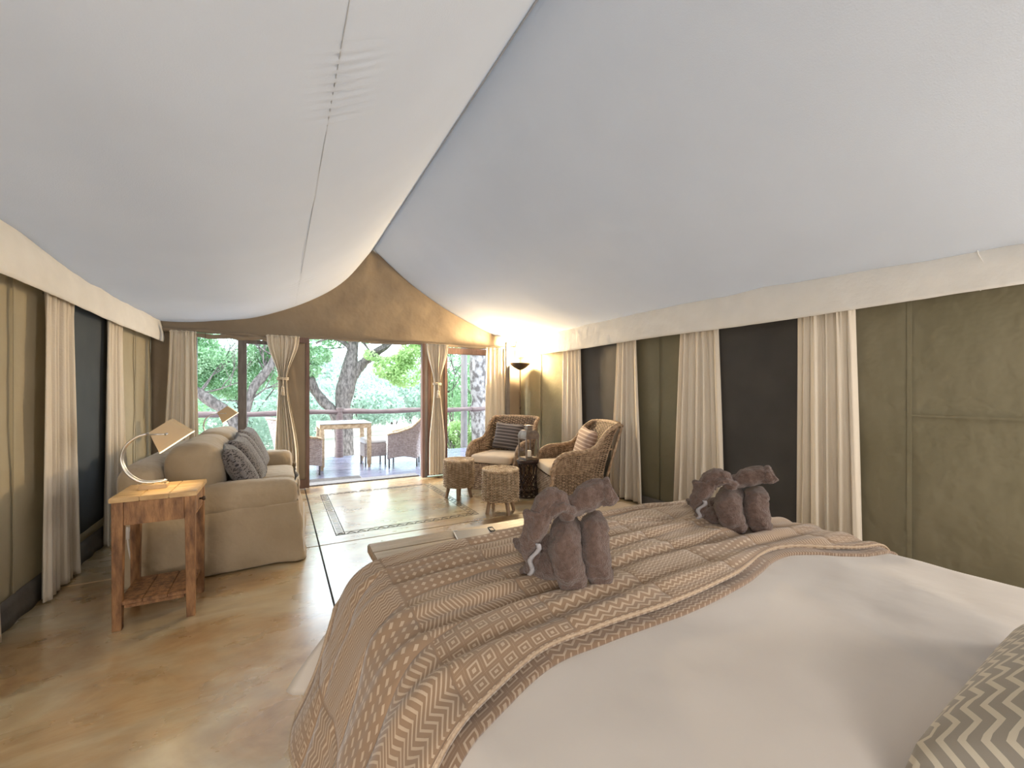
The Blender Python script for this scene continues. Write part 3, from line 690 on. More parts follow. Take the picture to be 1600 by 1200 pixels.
# ------------------------------------------------------------------ sofa
sf = thing('sofa', 'beige linen slipcovered two seat sofa along the left wall', 'sofa', (-.42, 4.64, 0))
def srel(x, y, z): return (x+.42, y-4.64, z)
def sbox(nm, x0, x1, y0, y1, z0, z1, r, puff=0, n=10, wr=.006, m=None, axis=2, seed=0, rot=None):
    a = srel((x0+x1)/2, (y0+y1)/2, (z0+z1)/2)
    return MB().rbox(*a, x1-x0, y1-y0, z1-z0, r, puff, n, wr=wr*1.6, puffaxis=axis, seed=seed, rot=rot).build(nm, m or M['sofa'], sf, sub=1)
sbox('seat_base', -.80, .08, 3.72, 5.58, .10, .37, .03, n=6)
sbox('back_frame', -.97, -.71, 3.66, 5.62, .05, .80, .11, n=12, wr=.008)
for k, y in enumerate((3.86, 4.64)): sbox('seat_cushion', -.66, .13, y, y+.775, .35, .485, .05, .12, seed=k)
for k, y in enumerate((3.70, 4.66)): sbox('back_cushion', -.715, -.375, y, y+.94, .47, .935, .15, .06, n=12, wr=.012, axis=0, seed=k+2)
for k, (y0, y1) in enumerate(((3.62, 3.87), (5.42, 5.67))):
    a = sbox('arm', -.93, .125, y0, y1, .40, .625, .085, .05, n=12, wr=.007, seed=k+5)
    # rolled front piping
    mb = MB(); yc = (y0+y1)/2
    mb.tube([srel(.128, yc+.105*math.cos(q*PI/14), .50+.105*math.sin(q*PI/14)) for q in range(15)], .005, 6); mb.build('piping', M['cord'], a)
# skirt: cloth falling to the floor, near end, front and far end
def skirt(u, v):
    L = [(-.93, 3.645), (.115, 3.645), (.13, 3.66), (.14, 5.62), (-.93, 5.65)]
    ds = [0]; 
    for a, b in zip(L, L[1:]): ds.append(ds[-1]+math.hypot(b[0]-a[0], b[1]-a[1]))
    d = u*ds[-1]; i = max(k for k in range(len(L)-1) if ds[k] <= d+1e-9); t = (d-ds[i])/(ds[i+1]-ds[i])
    x = lerp(L[i][0], L[i+1][0], t); y = lerp(L[i][1], L[i+1][1], t); z = lerp(.46, .012, v)
    tx, ty = (L[i+1][0]-L[i][0])/(ds[i+1]-ds[i]), (L[i+1][1]-L[i][1])/(ds[i+1]-ds[i]); nx, ny = ty, -tx
    o = .012+.02*v+.022*fbm(d*3, z*3, 2)*1.2+.016*v*math.sin(d*6)+.018*math.sin(d*4+z*9)*sm(1-abs(v-.55)*2.2)
    return srel(x+nx*o, y+ny*o, z)
MB().grid(skirt, 150, 24).build('skirt', M['sofa'], sf, solid=.006)
MB().tube([skirt(k/150, 0.02) for k in range(49)], .004, 6).build('piping', M['cord'], sf)
MB().tube([srel(.162, 3.66, z/30*.42+.02) for z in range(31)], .0045, 6).build('piping', M['white'], sf)
# scatter cushions
for k, (x, y, z, s_, lean, rz, lab) in enumerate(((-.28, 3.98, .69, .44, 30, 8, 'nearest of the dark leaf print scatter cushions on the sofa'),
        (-.25, 4.37, .70, .46, 28, -4, 'second dark leaf print scatter cushion from the near arm of the sofa'),
        (-.25, 4.79, .70, .47, 27, 6, 'third dark leaf print scatter cushion from the near arm of the sofa'),
        (-.24, 5.15, .71, .48, 24, -6, 'farthest dark leaf print scatter cushion, nearest the far arm of the sofa'))):
    c = thing('scatter_cushion', lab, 'cushion', (x, y, z), 0, group='dark scatter cushions on the sofa')
    R = Matrix.Rotation(math.radians(rz), 3, 'Z') @ Matrix.Rotation(math.radians(90-lean), 3, 'Y')
    MB().rbox(0, 0, 0, s_, s_, .12, .055, puff=.4, n=12, rot=R, pinch=.55).build('cushion_cover', M['leafprint'], c)

# ------------------------------------------------------------------ side tables and arc lamps
def side_table(loc_, rz, label):
    t = thing('side_table', label, 'table', loc_, rz, group='rustic tables at the ends of the sofa')
    W, D, H = .385, .39, .725
    for k in range(3): MB().box(-W/2+k*W/3+.0006, -W/2+(k+1)*W/3-.0006, -D/2, D/2, H-.026, H, .003).build('top_board', M['tabletop'], t, smooth=False)
    for sx_ in (-1, 1):
        for sy_ in (-1, 1):
            x = sx_*(W/2-.035); y = sy_*(D/2-.032); mb = MB(); w_ = .025
            bx = x+sx_*.004
            mb.add([(bx-w_*.8, y-w_*.8, 0), (bx+w_*.8, y-w_*.8, 0), (bx+w_*.8, y+w_*.8, 0), (bx-w_*.8, y+w_*.8, 0), (x-w_, y-w_, H-.026), (x+w_, y-w_, H-.026), (x+w_, y+w_, H-.026), (x-w_, y+w_, H-.026)],
                   [(3, 2, 1, 0), (4, 5, 6, 7), (0, 1, 5, 4), (1, 2, 6, 5), (2, 3, 7, 6), (3, 0, 4, 7)])
            o = mb.build('leg', M['table'], t, smooth=False); b = o.modifiers.new('b', 'BEVEL'); b.width = .003; b.segments = 2
    MB().box(-W/2+.06, W/2-.06, -D/2+.012, -D/2+.032, H-.155, H-.027, .003).build('apron', M['table'], t, smooth=False)
    MB().box(-W/2+.06, W/2-.06, D/2-.032, D/2-.012, H-.155, H-.027, .003).build('apron', M['table'], t, smooth=False)
    MB().box(-W/2+.012, -W/2+.032, -D/2+.057, D/2-.057, H-.155, H-.027, .003).build('apron', M['table'], t, smooth=False)
    dr = MB().box(W/2-.036, W/2-.014, -D/2+.059, D/2-.059, H-.135, H-.032, .003).build('drawer', M['table'], t, smooth=False)
    mb = MB(); mb.tube([(W/2-.016, 0, H-.085), (W/2-.004, 0, H-.085), (W/2+.004, 0, H-.085), (W/2+.014, 0, H-.085), (W/2+.018, 0, H-.085)], [.006, .006, .013, .013, .006], 12); mb.build('knob', M['darkmetal'], dr)
    MB().box(W/2-.036, W/2-.016, -D/2+.059, D/2-.059, H-.155, H-.137, .002).build('drawer_rail', M['table'], t, smooth=False)
    for k in range(3): MB().box(-W/2+.03+k*(W-.06)/3+.001, -W/2+.03+(k+1)*(W-.06)/3-.001, -D/2+.015, D/2-.015, .135, .155, .003).build('shelf_board', M['table'], t, smooth=False)
    MB().box(-W/2+.06, W/2-.06, -D/2+.02, -D/2+.04, .115, .135, .003).build('shelf_rail', M['table'], t, smooth=False)
    return t
t1 = side_table((-.615, 3.215, 0), 0, 'rustic wooden side table with drawer and shelf at the near end of the sofa')
t2 = copy_tree(t1); t2.location = (-.62, 5.95, 0); t2['label'] = 'rustic wooden side table hidden beyond the far end of the sofa'
def arc_lamp(loc_, rz, label):
    t = thing('table_lamp', label, 'lamp', loc_, rz, group='arched steel lamps at the ends of the sofa')
    MB().box(-.065, .065, -.045, .045, 0, .026, .003).build('base', M['lampwood'], t, smooth=False)
    # flat steel band: two rods springing from the base, curling back, up and over
    arc = spline([(.055, 0, .040), (-.02, 0, .038), (-.075, 0, .055), (-.125, 0, .11), (-.145, 0, .185), (-.125, 0, .262), (-.075, 0, .310), (-.03, 0, .325)], 8)
    mb = MB()
    for y in (-.018, .018): mb.tube([(p.x, y, p.z) for p in arc], .0062, 8)
    mb.tube([arc[-1]+Vector((0, -.018, 0)), arc[-1]+Vector((0, .018, 0))], .006, 8)
    for x in (.0, .04): mb.tube([(x, 0, .024), (x, 0, .042)], .006, 8)
    mb.tube([(.055, -.018, .040), (.055, .018, .040)], .006, 8)
    mb.build('arched_stem', M['chrome'], t)
    mb = MB()
    for y in (-.062, .062): mb.tube([(-.03, math.copysign(.018, y), .325), (-.01, y, .324), (.075, y, .322)], .005, 8); mb.tube([(.068, y*1.08, .322), (.068, y*.9, .322)], .010, 10)
    mb.build('shade_bracket', M['chrome'], t)
    # tilted four sided shade, open below, wider at its mouth
    R = Matrix.Translation((.072, 0, .322)) @ Matrix.Rotation(math.radians(-37), 4, 'Y')
    def ring(z, hx, hy): return [R @ Vector((a*hx, b*hy, z)) for a, b in ((-1, -1), (1, -1), (1, 1), (-1, 1))]
    A, B = ring(-.068, .092, .078), ring(.062, .060, .055)
    sh = MB().add(A+B, [(0, 1, 5, 4), (1, 2, 6, 5), (2, 3, 7, 6), (3, 0, 4, 7), (4, 5, 6, 7)]).build('lamp_shade', M['shade'], t, smooth=False, solid=.003)
    rim = MB(); A2 = ring(-.066, .091, .077)
    for a, b in zip(A2, A2[1:]+A2[:1]): rim.tube([a, b], .0035, 6)
    rim.build('lit_rim', M['glow'], sh)
    bl = MB(); c = R @ Vector((0, 0, -.02)); bl.rbox(c.x, c.y, c.z, .045, .045, .05, .022, n=6); bl.build('bulb', M['bulb'], t)
    return t
l1 = arc_lamp((-.66, 3.24, .725), math.radians(2), 'arched steel table lamp with parchment shade on the near side table')
l2 = copy_tree(l1); l2.location = (-.62, 5.92, .725); l2['label'] = 'arched steel table lamp beyond the far end of the sofa, before the left window'
for (x, y, z, e) in ((-.585, 3.24, 1.00, 3.2), (-.545, 5.92, 1.00, 1.2)):
    light('table_lamp_glow', 'SPOT', (x, y, z), e*2, (1.0, .78, .45), .03, (0, math.radians(25), 0), spot=math.radians(130))
cb = thing('lamp_cable', 'white cable with inline switch hanging behind the near side table', 'cable', (-.80, 3.44, 0))
MB().tube(spline([(.02, .0, .72), (-.01, .01, .64), (-.005, .0, .50), (-.03, .01, .40), (-.02, .0, .30), (.0, .0, .20), (.02, .02, .10), (.0, .06, .012)], 6), .0045, 6).build('cord', M['cable'], cb)
MB().rbox(-.03, .008, .42, .018, .014, .08, .006, n=4).build('plug', M['cable'], cb)

# ------------------------------------------------------------------ floor lamp in the corner
lp = thing('floor_lamp', 'slim bronze uplighter floor lamp with a shallow bowl in the far right corner', 'lamp', (3.44, 5.98, 0))
MB().lathe([(0, 0), (.13, 0), (.13, .012), (.03, .03), (.012, .05)], seg=28).build('base', M['darkmetal'], lp)
MB().tube([(0, 0, .04), (0, 0, .9), (-.0, 0, 1.66)], .008, 8).tube([(0, 0, 1.02), (0, 0, 1.06)], .014, 10).build('pole', M['darkmetal'], lp)
MB().lathe([(.012, 1.655), (.05, 1.665), (.11, 1.70), (.16, 1.745), (.172, 1.765), (.165, 1.765), (.15, 1.75), (.10, 1.712), (.04, 1.69), (.0, 1.685)], seg=32).build('bowl', M['darkmetal'], lp)
MB().rbox(0, 0, 1.725, .06, .06, .06, .03, n=6).build('bulb', M['bulb'], lp)
light('floor_lamp_glow', 'POINT', (3.44, 5.98, 1.90), 350, (1.0, .74, .42), .06)
# ------------------------------------------------------------------ rattan armchairs
def armchair(label, loc_, rz, pillow, group='rattan armchairs by the metal table'):
    t = thing('wicker_armchair', label, 'armchair', loc_, rz, group=group)
    W = .33; D = .60; ZS = .37
    rim = [(0.0, ZS), (.01, .45), (.045, .53), (.11, .585), (.20, .610), (.36, .622), (.46, .645), (.535, .70), (.59, .78), (.665, .86), (.76, .915)]
    RS = spline([(a, b, 0) for a, b in rim], 6)
    def side(sg):
        def S(u, v):
            p = RS[min(len(RS)-1, max(0, round(u*(len(RS)-1))))] if False else None
            q = u*(len(RS)-1); i = min(int(q), len(RS)-2); p = RS[max(i, 0)].lerp(RS[max(i, 0)+1], q-i)
            yb = D*max(0, u-.0)
            yb = min(D, yb*1.0)
            if v < .5: z = v/.5*ZS; y = yb; x = W-.008*math.sin(v*PI*2)
            else: k = (v-.5)/.5; y = lerp(yb, p.x, k); z = lerp(ZS, p.y, k); x = W+.035*k**1.5
            return Vector((sg*x, y, z))
        return S
    def back(u, v):
        zt = .915+.012*math.sin(PI*u); k = v
        y = D+ (0 if k < .4 else .16*((k-.4)/.6)**1.2)+.05*max(0, k-.86)/.14*.6+.035*math.sin(PI*u)
        return Vector((lerp(-W-.03*k, W+.03*k, u), y, zt*k))
    def front(u, v): return Vector((lerp(-W, W, u), -.012*math.sin(PI*u), ZS*v*.93))
    mb = MB(); bk = MB()
    for sg, nm in ((-1, 'side_panel'), (1, 'side_panel')):
        S = side(sg); a = MB(); weave(a, S, 42, 17, r=.0060, amp=.0075, stake_r=.0045)
        bk_ = MB(); backing(bk_, S, 22, 14, 0); bk_.build('side_gap_sheet', M['wicker_gap'], t)
        o = a.build(nm, M['wicker'], t, kind='stuff')
    a = MB(); weave(a, back, 54, 18, r=.0060, amp=.0075, stake_r=.0055, v0=.02); a.build('back_panel', M['wicker'], t, kind='stuff')
    a = MB(); backing(a, back, 14, 14, 0); a.build('back_gap_sheet', M['wicker_gap'], t, solid=.004)
    a = MB(); weave(a, front, 24, 18, r=.0060, amp=.0075, stake_r=.005); bk_ = MB(); backing(bk_, front, 10, 8, 0); bk_.build('front_gap_sheet', M['wicker_gap'], t); a.build('front_panel', M['wicker'], t, kind='stuff')
    # braided rims: up the front edge, over the arm and the wing, across the back and down again
    L = [Vector((-W, -.004, z)) for z in (0.01, .12, .25)]+[Vector((-side(1)(u, 1).x, side(1)(u, 1).y, side(1)(u, 1).z)) for u in [k/26 for k in range(27)]]
    Rr = [Vector((-p.x, p.y, p.z)) for p in L][::-1]
    top = [back(k/12, 1)+Vector((0, .02, .004)) for k in range(1, 12)]
    path = resample(L+top+Rr, .014); a = MB(); braid(a, path, R=.022, r=.0135, strands=4, twist=.16, seg=6); a.build('braided_rim', M['wicker'], t)
    a = MB()
    for dz, dy in ((-.028, .018), (-.02, .04)): braid(a, resample([p+Vector((0, dy, dz)) for p in top], .014), R=.014, r=.010, strands=3, twist=.09, seg=5)
    a.build('rolled_top', M['wicker'], t)
    # rear braces
    for sg in (-1, 1):
        MB().tube([(sg*(W-.03), D+.03, .20), (sg*(W-.02), D+.135, .55), (sg*(W-.01), D+.235, .885)], .017, 8).build('back_brace', M['wicker'], t)
        MB().tube([(sg*(W-.03), D+.0, .62), (sg*(W-.03), D+.135, .64)], .012, 6).build('brace_rail', M['wicker'], t)
        for y in (.03, D-.03): MB().tube([(sg*(W-.035), y, .0), (sg*(W-.035), y, .12)], .018, 8).build('foot', M['stoolleg'], t)
    MB().rbox(0, .275, .405, .60, .60, .115, .04, .18, n=12, wr=.004).build('seat_cushion', M['cush'], t, sub=1)
    R = Matrix.Rotation(math.radians(-17), 3, 'X') @ Matrix.Rotation(math.radians(4), 3, 'Y')
    MB().rbox(0, .515, .665, .46, .12, .40, .055, .35, n=12, puffaxis=1, rot=R, pinch=.35, wr=.004).build('back_cushion', pillow, t, sub=1)
    return t
armchair('rattan armchair facing left with a striped light cushion, in front of the right wall curtain', (2.745, 4.21, 0), math.radians(-108), M['pillow_w'])
armchair('rattan armchair with a dark grey striped back cushion, under the floor lamp', (2.425, 5.0, 0), math.radians(-55), M['pillow_g'])

# ------------------------------------------------------------------ stools
def stool(label, loc_, R_, rz):
    t = thing('footstool', label, 'stool', loc_, rz, group='round rattan footstools')
    z0, z1 = .145, .455
    def S(u, v): a = 2*PI*u; r = R_+.006*math.sin(PI*v); return Vector((r*math.cos(a), r*math.sin(a), lerp(z0, z1, v)))
    a = MB(); weave(a, S, 21, 26, r=.0056, amp=.008, stake_r=.005, closed=True); a.build('woven_body', M['wicker_s'], t, kind='stuff')
    MB().lathe([(R_-.02, z0+.004), (R_-.008, z0+.01), (R_-.008, z1-.012), (R_-.04, z1), (0, z1+.002)], seg=32).lathe([(R_-.02, z0+.004), (0, z0+.004)], seg=24).build('body_gap_sheet', M['wicker_gap'], t)
    def T(u, v): a = 2*PI*u; r = lerp(.02, R_-.012, v); return Vector((r*math.cos(a), r*math.sin(a), z1+.004+.006*math.sin(a*13)*v))
    a = MB(); weave(a, T, 11, 22, r=.0062, amp=.006, stake_r=.004, closed=True); a.build('woven_top', M['wicker_s'], t, kind='stuff')
    n = 90; ring = [(( R_-.004)*math.cos(2*PI*k/n), (R_-.004)*math.sin(2*PI*k/n), z1+.006) for k in range(n+1)]
    a = MB(); braid(a, ring, R=.014, r=.009, strands=3, twist=.075); a.build('braided_edge', M['wicker_s'], t)
    for k in range(4):
        b = PI/4+k*PI/2; c, s_ = math.cos(b), math.sin(b)
        MB().tube([(c*(R_-.06), s_*(R_-.06), z0+.01), (c*(R_-.025), s_*(R_-.025), 0)], [.025, .019], 10).build('leg', M['stoolleg'], t, angle=40)
stool('smaller rattan footstool, the left one, farther from the bed', (1.925, 4.86, 0), .178, math.radians(20))
stool('larger rattan footstool, the right one, nearer to the bed', (2.085, 4.05, 0), .192, math.radians(48))

# ------------------------------------------------------------------ iron table, lantern, candle
it = thing('iron_table', 'small round dark iron side table with an openwork base between the armchairs', 'table', (2.70, 4.50, 0))
MB().lathe([(0, .425), (.12, .425), (.140, .432), (.143, .45), (.137, .462), (0, .462)], seg=36).build('table_top', M['iron'], it, angle=40)
a = MB(); n = 11
for k in range(n):
    for d in (-1, 1):
        pts = []
        for q in range(25):
            z = .022+.40*q/24; b = 2*PI*k/n+d*(PI/n)*1.6*math.sin(q/24*PI*2.0)+d*.1; r = .122-.020*math.sin(q/24*PI)
            pts.append((r*math.cos(b), r*math.sin(b), z))
        a.tube(pts, .0055, 6)
    b0, b1, b2 = 2*PI*k/n, 2*PI*(k+.5)/n, 2*PI*(k+1)/n
    a.tube([(.122*math.cos(b0), .122*math.sin(b0), .015), (.118*math.cos(b1), .118*math.sin(b1), .10), (.122*math.cos(b2), .122*math.sin(b2), .015)], .006, 6)
for z, r in ((.012, .126), (.10, .119), (.42, .124)): a.tube([(r*math.cos(2*PI*k/36), r*math.sin(2*PI*k/36), z) for k in range(36)], .008, 8, closed=True)
a.build('openwork_base', M['iron'], it)
ln = thing('lantern', 'tall metal lantern with glazed sides and a domed roof on the iron table', 'lantern', (2.705, 4.495, .462), math.radians(2))
h = .085
MB().box(-h-.008, h+.008, -h-.008, h+.008, 0, .028, .004).build('base', M['lantern'], ln, smooth=False)
for sx_ in (-1, 1):
    for sy_ in (-1, 1): MB().box(sx_*h-.009, sx_*h+.009, sy_*h-.009, sy_*h+.009, .028, .262, .002).build('post', M['lantern'], ln, smooth=False)
for z in (.255,):
    MB().box(-h-.010, h+.010, -h-.010, h+.010, z, z+.02, .003).build('head_frame', M['lantern'], ln, smooth=False)
def dome(u, v):
    a = v; r = h*(1.13*max(0, math.cos(a*1.2))**.62); z = .275+.095*math.sin(a*1.25); k = (u*4) % 1; i = int(u*4) % 4
    c = [(-1, -1), (1, -1), (1, 1), (-1, 1)]; p, q = c[i], c[(i+1) % 4]
    return (lerp(p[0], q[0], k)*max(r, .036), lerp(p[1], q[1], k)*max(r, .036), z)
MB().grid(dome, 16, 10, cu=True).build('roof', M['lantern'], ln, smooth=False, solid=.003)
MB().box(-.036, .036, -.036, .036, .365, .415, .004).box(-.044, .044, -.044, .044, .412, .422, .002).build('chimney', M['lantern'], ln, smooth=False)
MB().tube([(.045*math.cos(PI*k/12), 0, .42+.045*math.sin(PI*k/12)) for k in range(13)], .004, 6).build('ring_handle', M['lantern'], ln)
def glass_mat():
    m = bpy.data.materials.new('lantern_glass'); m.use_nodes = True; N = m.node_tree.nodes; b = N.new('ShaderNodeBsdfGlossy')
    b.inputs['Roughness'].default_value = .03; t = N.new('ShaderNodeBsdfTransparent'); mx = N.new('ShaderNodeMixShader'); mx.inputs[0].default_value = .985
    m.node_tree.links.new(b.outputs[0], mx.inputs[1]); m.node_tree.links.new(t.outputs[0], mx.inputs[2]); m.node_tree.links.new(mx.outputs[0], N['Material Output'].inputs[0]); return m
M['pane'] = glass_mat()
for k in range(4):
    o = MB().box(-h+.009, h-.009, -.001, .001, .028, .255).build('pane', M['pane'], ln, smooth=False); a_ = k*PI/2
    o.location = (h*math.sin(a_)*-1, h*math.cos(a_), 0); o.rotation_euler = (0, 0, a_)
cd = thing('candle', 'short cream pillar candle inside the metal lantern', 'candle', (2.705, 4.495, .492))
MB().lathe([(0, 0), (.034, 0), (.036, .004), (.036, .075), (.032, .078), (.0, .074)], seg=24).tube([(0, 0, .072), (.001, 0, .088)], .0012, 5).build('wax', M['wax'], cd, angle=40)

# ------------------------------------------------------------------ deck and what stands on it
DZ = -.045
dk = MB()
nb = 30
for k in range(nb):
    y0 = 6.62+k*.094; dk.box(-3.2, 5.6, y0, y0+.089, DZ-.03, DZ)
deck = MB().box(-3.2, 5.6, 6.62, 9.44, -.30, DZ-.032).build('floor', M['greywood'], smooth=False, kind='structure')
dk.build('deck_boards', M['deck'], deck, smooth=False, kind='stuff')
rl = thing('deck_railing', 'round pole handrail with posts around the deck outside', 'railing', (1.07, 9.3, 0))
def rr_(x, y, z): return (x-1.07, y-9.3, z)
for (xa, xb) in ((-3.1, 1.03), (1.11, 4.0), (4.0, 5.5)):
    n = 14; MB().tube([rr_(lerp(xa, xb, k/n), 9.3+.012*math.sin(k*1.7), .885+.012*math.sin(k*.9+xa)) for k in range(n+1)], [.052+.006*math.sin(k*1.3) for k in range(n+1)], 12).build('handrail', M['rail'], rl)
for x in (-2.0, 1.07): MB().tube([rr_(x, 9.3, DZ-.1), rr_(x, 9.3, .5), rr_(x, 9.3, .965)], [.075, .07, .068], 14).build('post', M['rail'], rl, angle=50)
pg = thing('deck_post', 'grey round post with cross beam on the deck outside the right window', 'post', (3.92, 9.55, DZ))
MB().tube([(0, 0, 0), (.005, 0, 1.2), (0, 0, 2.5)], [.085, .08, .08], 14).build('post', M['greywood'], pg, angle=50)
MB().tube([(.05, 0, 2.34), (.9, 0, 2.37), (1.7, -.03, 2.36)], .045, 10).build('cross_beam', M['greywood'], pg)

gt = thing('deck_table', 'wicker framed glass topped table on the deck outside the doorway', 'table', (1.01, 8.22, DZ))
for sx_ in (-1, 1):
    for sy_ in (-1, 1):
        x, y = sx_*.385, sy_*.385; MB().box(x-.035, x+.035, y-.035, y+.035, .05, .70, .008).box(x-.022, x+.022, y-.022, y+.022, 0, .05, .004).build('leg', M['wicker_s'], gt, smooth=False)
for (a0, a1, b0, b1) in ((-.42, .42, -.42, -.35), (-.42, .42, .35, .42), (-.42, -.35, -.35, .35), (.35, .42, -.35, .35)): MB().box(a0, a1, b0, b1, .70, .785, .008).build('frame', M['wicker_s'], gt, smooth=False)
MB().box(-.43, .43, -.43, .43, .787, .797, .003).build('glass_top', M['glass'], gt, smooth=False)

def deckchair(label, loc_, rz, mirror=1):
    t = thing('deck_chair', label, 'armchair', loc_, rz, group='grey wicker chairs on the deck'); W = .29
    # barrel plan: front left -> round the back -> front right
    def plan(u):
        a = lerp(-1, 1, u)
        if abs(a) < .36: return (math.sin(a/.36*PI/2*.9)*(W-.005), .50+.05*math.cos(a/.36*PI/2))
        k = (abs(a)-.36)/.64; return (math.copysign(W-.0+.015*math.sin(k*PI), a), lerp(.50, 0.0, k))
    def top(u):
        a = abs(lerp(-1, 1, u)); return interp([(0, .93), (.30, .925), (.40, .86), (.55, .70), (.75, .625), (.92, .605), (1, .58)], a)
    def S(u, v):
        x, y = plan(u); zt = top(u); zb = .14+.05*abs(math.sin(u*PI*3)); z = lerp(zb, zt, v)
        return Vector((x*(1+.10*v*v), y+.16*max(0, v-.35)*sm((y-.2)/.3)*1.1, z))
    a = MB(); weave(a, S, 30, 34, r=.009, amp=.005, stake_r=.0045); backing(a, S, 44, 12, 0); a.build('woven_shell', M['wicker_d'], t, kind='stuff')
    a = MB(); braid(a, resample([S(k/60, 1.0) for k in range(61)], .02), R=.016, r=.013, strands=3, twist=.12); a.build('rim', M['wicker_s'], t)
    def F(u, v): return Vector((lerp(-W, W, u), -.005, lerp(.15+.04*math.sin(PI*u), .42, v)))
    a = MB(); weave(a, F, 14, 14, r=.009, amp=.005, stake_r=.0045); backing(a, F, 6, 4, 0); a.build('front_panel', M['wicker_d'], t, kind='stuff')
    for x, y in ((-W+.02, .02), (W-.02, .02), (-W+.05, .50), (W-.05, .50)): MB().tube([(x, y, 0), (x, y, .5)], .014, 8).build('leg', M['greywood'], t)
    MB().rbox(0, .25, .45, .54, .52, .09, .04, .15, n=8).build('seat_cushion', M['white'], t)
    return t
def face(dx, dy): return math.atan2(-dx, dy)     # rotation that points local +y (the back) along (dx, dy)
deckchair('grey wicker armchair on the deck, right of the glass table, seen from behind', (1.78, 7.90, DZ), face(.90, -.34))
deckchair('grey wicker armchair on the deck, left of the glass table, behind the left window', (.50, 7.72, DZ), face(-.92, -.28))
ot = thing('deck_footstool', 'low wicker footstool with a white cushion beside the right deck chair', 'footstool', (1.52, 8.14, DZ), math.radians(6))
MB().box(-.20, .20, -.17, .17, .16, .40, .01).build('woven_box', M['wicker_d'], ot, smooth=False)
for x in (-.18, .18):
    for y in (-.15, .15): MB().tube([(x, y, 0), (x, y, .2)], .014, 8).build('leg', M['greywood'], ot)
MB().rbox(0, 0, .445, .42, .36, .10, .04, .15, n=8).build('cushion', M['white'], ot)

mt = thing('door_mat', 'grey mat lying on the deck just outside the doorway', 'mat', (.72, 6.83, DZ))
mb = MB(); mb.rbox(0, 0, .014, .78, .34, .024, .01, n=6)
for k in range(24): mb.box(-.37, .37, -.155+k*.0132, -.155+k*.0132+.006, .024, .029)
mb.build('mat', M['greywood'], mt, smooth=False)
# ------------------------------------------------------------------ the bush outside
gr = MB().grid(lambda u, v: (lerp(-40, 60, u), lerp(8.6, 90, v*v), -.62+.12*fbm(u*30, v*20)+4.5*sm((v-.35)/.6)), 60, 40).build('ground', M['sand'], kind='structure')
def leaves(name, m, blobs, n, size, parent, seed=0):
    r_ = np.random.default_rng(seed); B = np.array(blobs, dtype=float); wt = (B[:, 3]*B[:, 4]*B[:, 5])**(2/3); idx = r_.choice(len(B), n, p=wt/wt.sum())
    d = r_.normal(size=(n, 3)); d /= np.linalg.norm(d, axis=1)[:, None]; rad = r_.uniform(.35, 1, n)**.5
    Pc = B[idx, :3]+d*rad[:, None]*B[idx, 3:6]
    # drop leaves to leave airy gaps
    k = np.array([noise.noise(Vector(p*1.1)+Vector((seed, 0, 0))) for p in Pc]) > -.18; Pc = Pc[k]; n = len(Pc)
    a = r_.normal(size=(n, 3)); a /= np.linalg.norm(a, axis=1)[:, None]; b = np.cross(a, r_.normal(size=(n, 3))); b /= np.linalg.norm(b, axis=1)[:, None]
    s_ = (size*r_.uniform(.6, 1.4, n))[:, None]
    V = np.stack([Pc-a*s_, Pc+b*s_*.45, Pc+a*s_, Pc-b*s_*.45], 1).reshape(-1, 3)
    me = bpy.data.meshes.new(name); me.vertices.add(4*n); me.vertices.foreach_set('co', V.ravel())
    me.loops.add(4*n); me.loops.foreach_set('vertex_index', np.arange(4*n, dtype=np.int32)); me.polygons.add(n)
    me.polygons.foreach_set('loop_start', np.arange(0, 4*n, 4, dtype=np.int32)); me.polygons.foreach_set('loop_total', np.full(n, 4, dtype=np.int32))
    me.update(calc_edges=True); me.materials.append(m); o = bpy.data.objects.new(name, me); C.objects.link(o); o.parent = parent; o['kind'] = 'stuff'
    return o
def limb(mb, pts, rad, seg=12, n=6, seed=0, wr=.03):
    P = spline(pts, n); m = len(P)-1; rr = []
    for i in range(m+1):
        t = i/m*(len(rad)-1); k = min(int(t), len(rad)-2); rr.append(lerp(rad[k], rad[k+1], t-k)*(1+.12*fbm(i*.5, seed, 0)))
    o = len(mb.v); mb.tube(P, rr, seg)
    for i in range(o, len(mb.v)): v = Vector(mb.v[i]); mb.v[i] = tuple(v+noise.noise_vector(v*3+Vector((seed, 0, 0)))*wr)
def twigs(mb, base, d, L, r, depth, rnd):
    base = Vector(base); d = Vector(d).normalized(); p = [base]
    for k in range(4): d = (d+Vector((rnd.uniform(-.3, .3), rnd.uniform(-.3, .3), rnd.uniform(-.15, .25)))).normalized(); p.append(p[-1]+d*L/4)
    mb.tube(p, [r*(1-.15*k) for k in range(5)], 5)
    if depth > 0:
        for k in range(3): q = p[rnd.choice((2, 3, 4))]; twigs(mb, q, d+Vector((rnd.uniform(-.9, .9), rnd.uniform(-.6, .6), rnd.uniform(-.3, .8))), L*.65, r*.55, depth-1, rnd)
tA = thing('tree', 'big forked grey barked tree straight outside the doorway, beyond the rail', 'tree', (1.5, 12, -.6))
def ra(l, c): return [(x-c[0], y-c[1], z-c[2]) for x, y, z in l]
cA = (1.5, 12, -.6); mb = MB(); rnd = random.Random(4)
limb(mb, ra([(1.52, 12, -.7), (1.50, 12, .2), (1.46, 12, .9), (1.55, 12, 1.45), (1.64, 12, 1.85), (1.70, 12, 2.4), (1.75, 12.1, 2.9), (1.86, 12.2, 3.6), (1.7, 12.3, 4.4)], cA), [.26, .22, .20, .25, .22, .15, .13, .10, .06], seed=1)
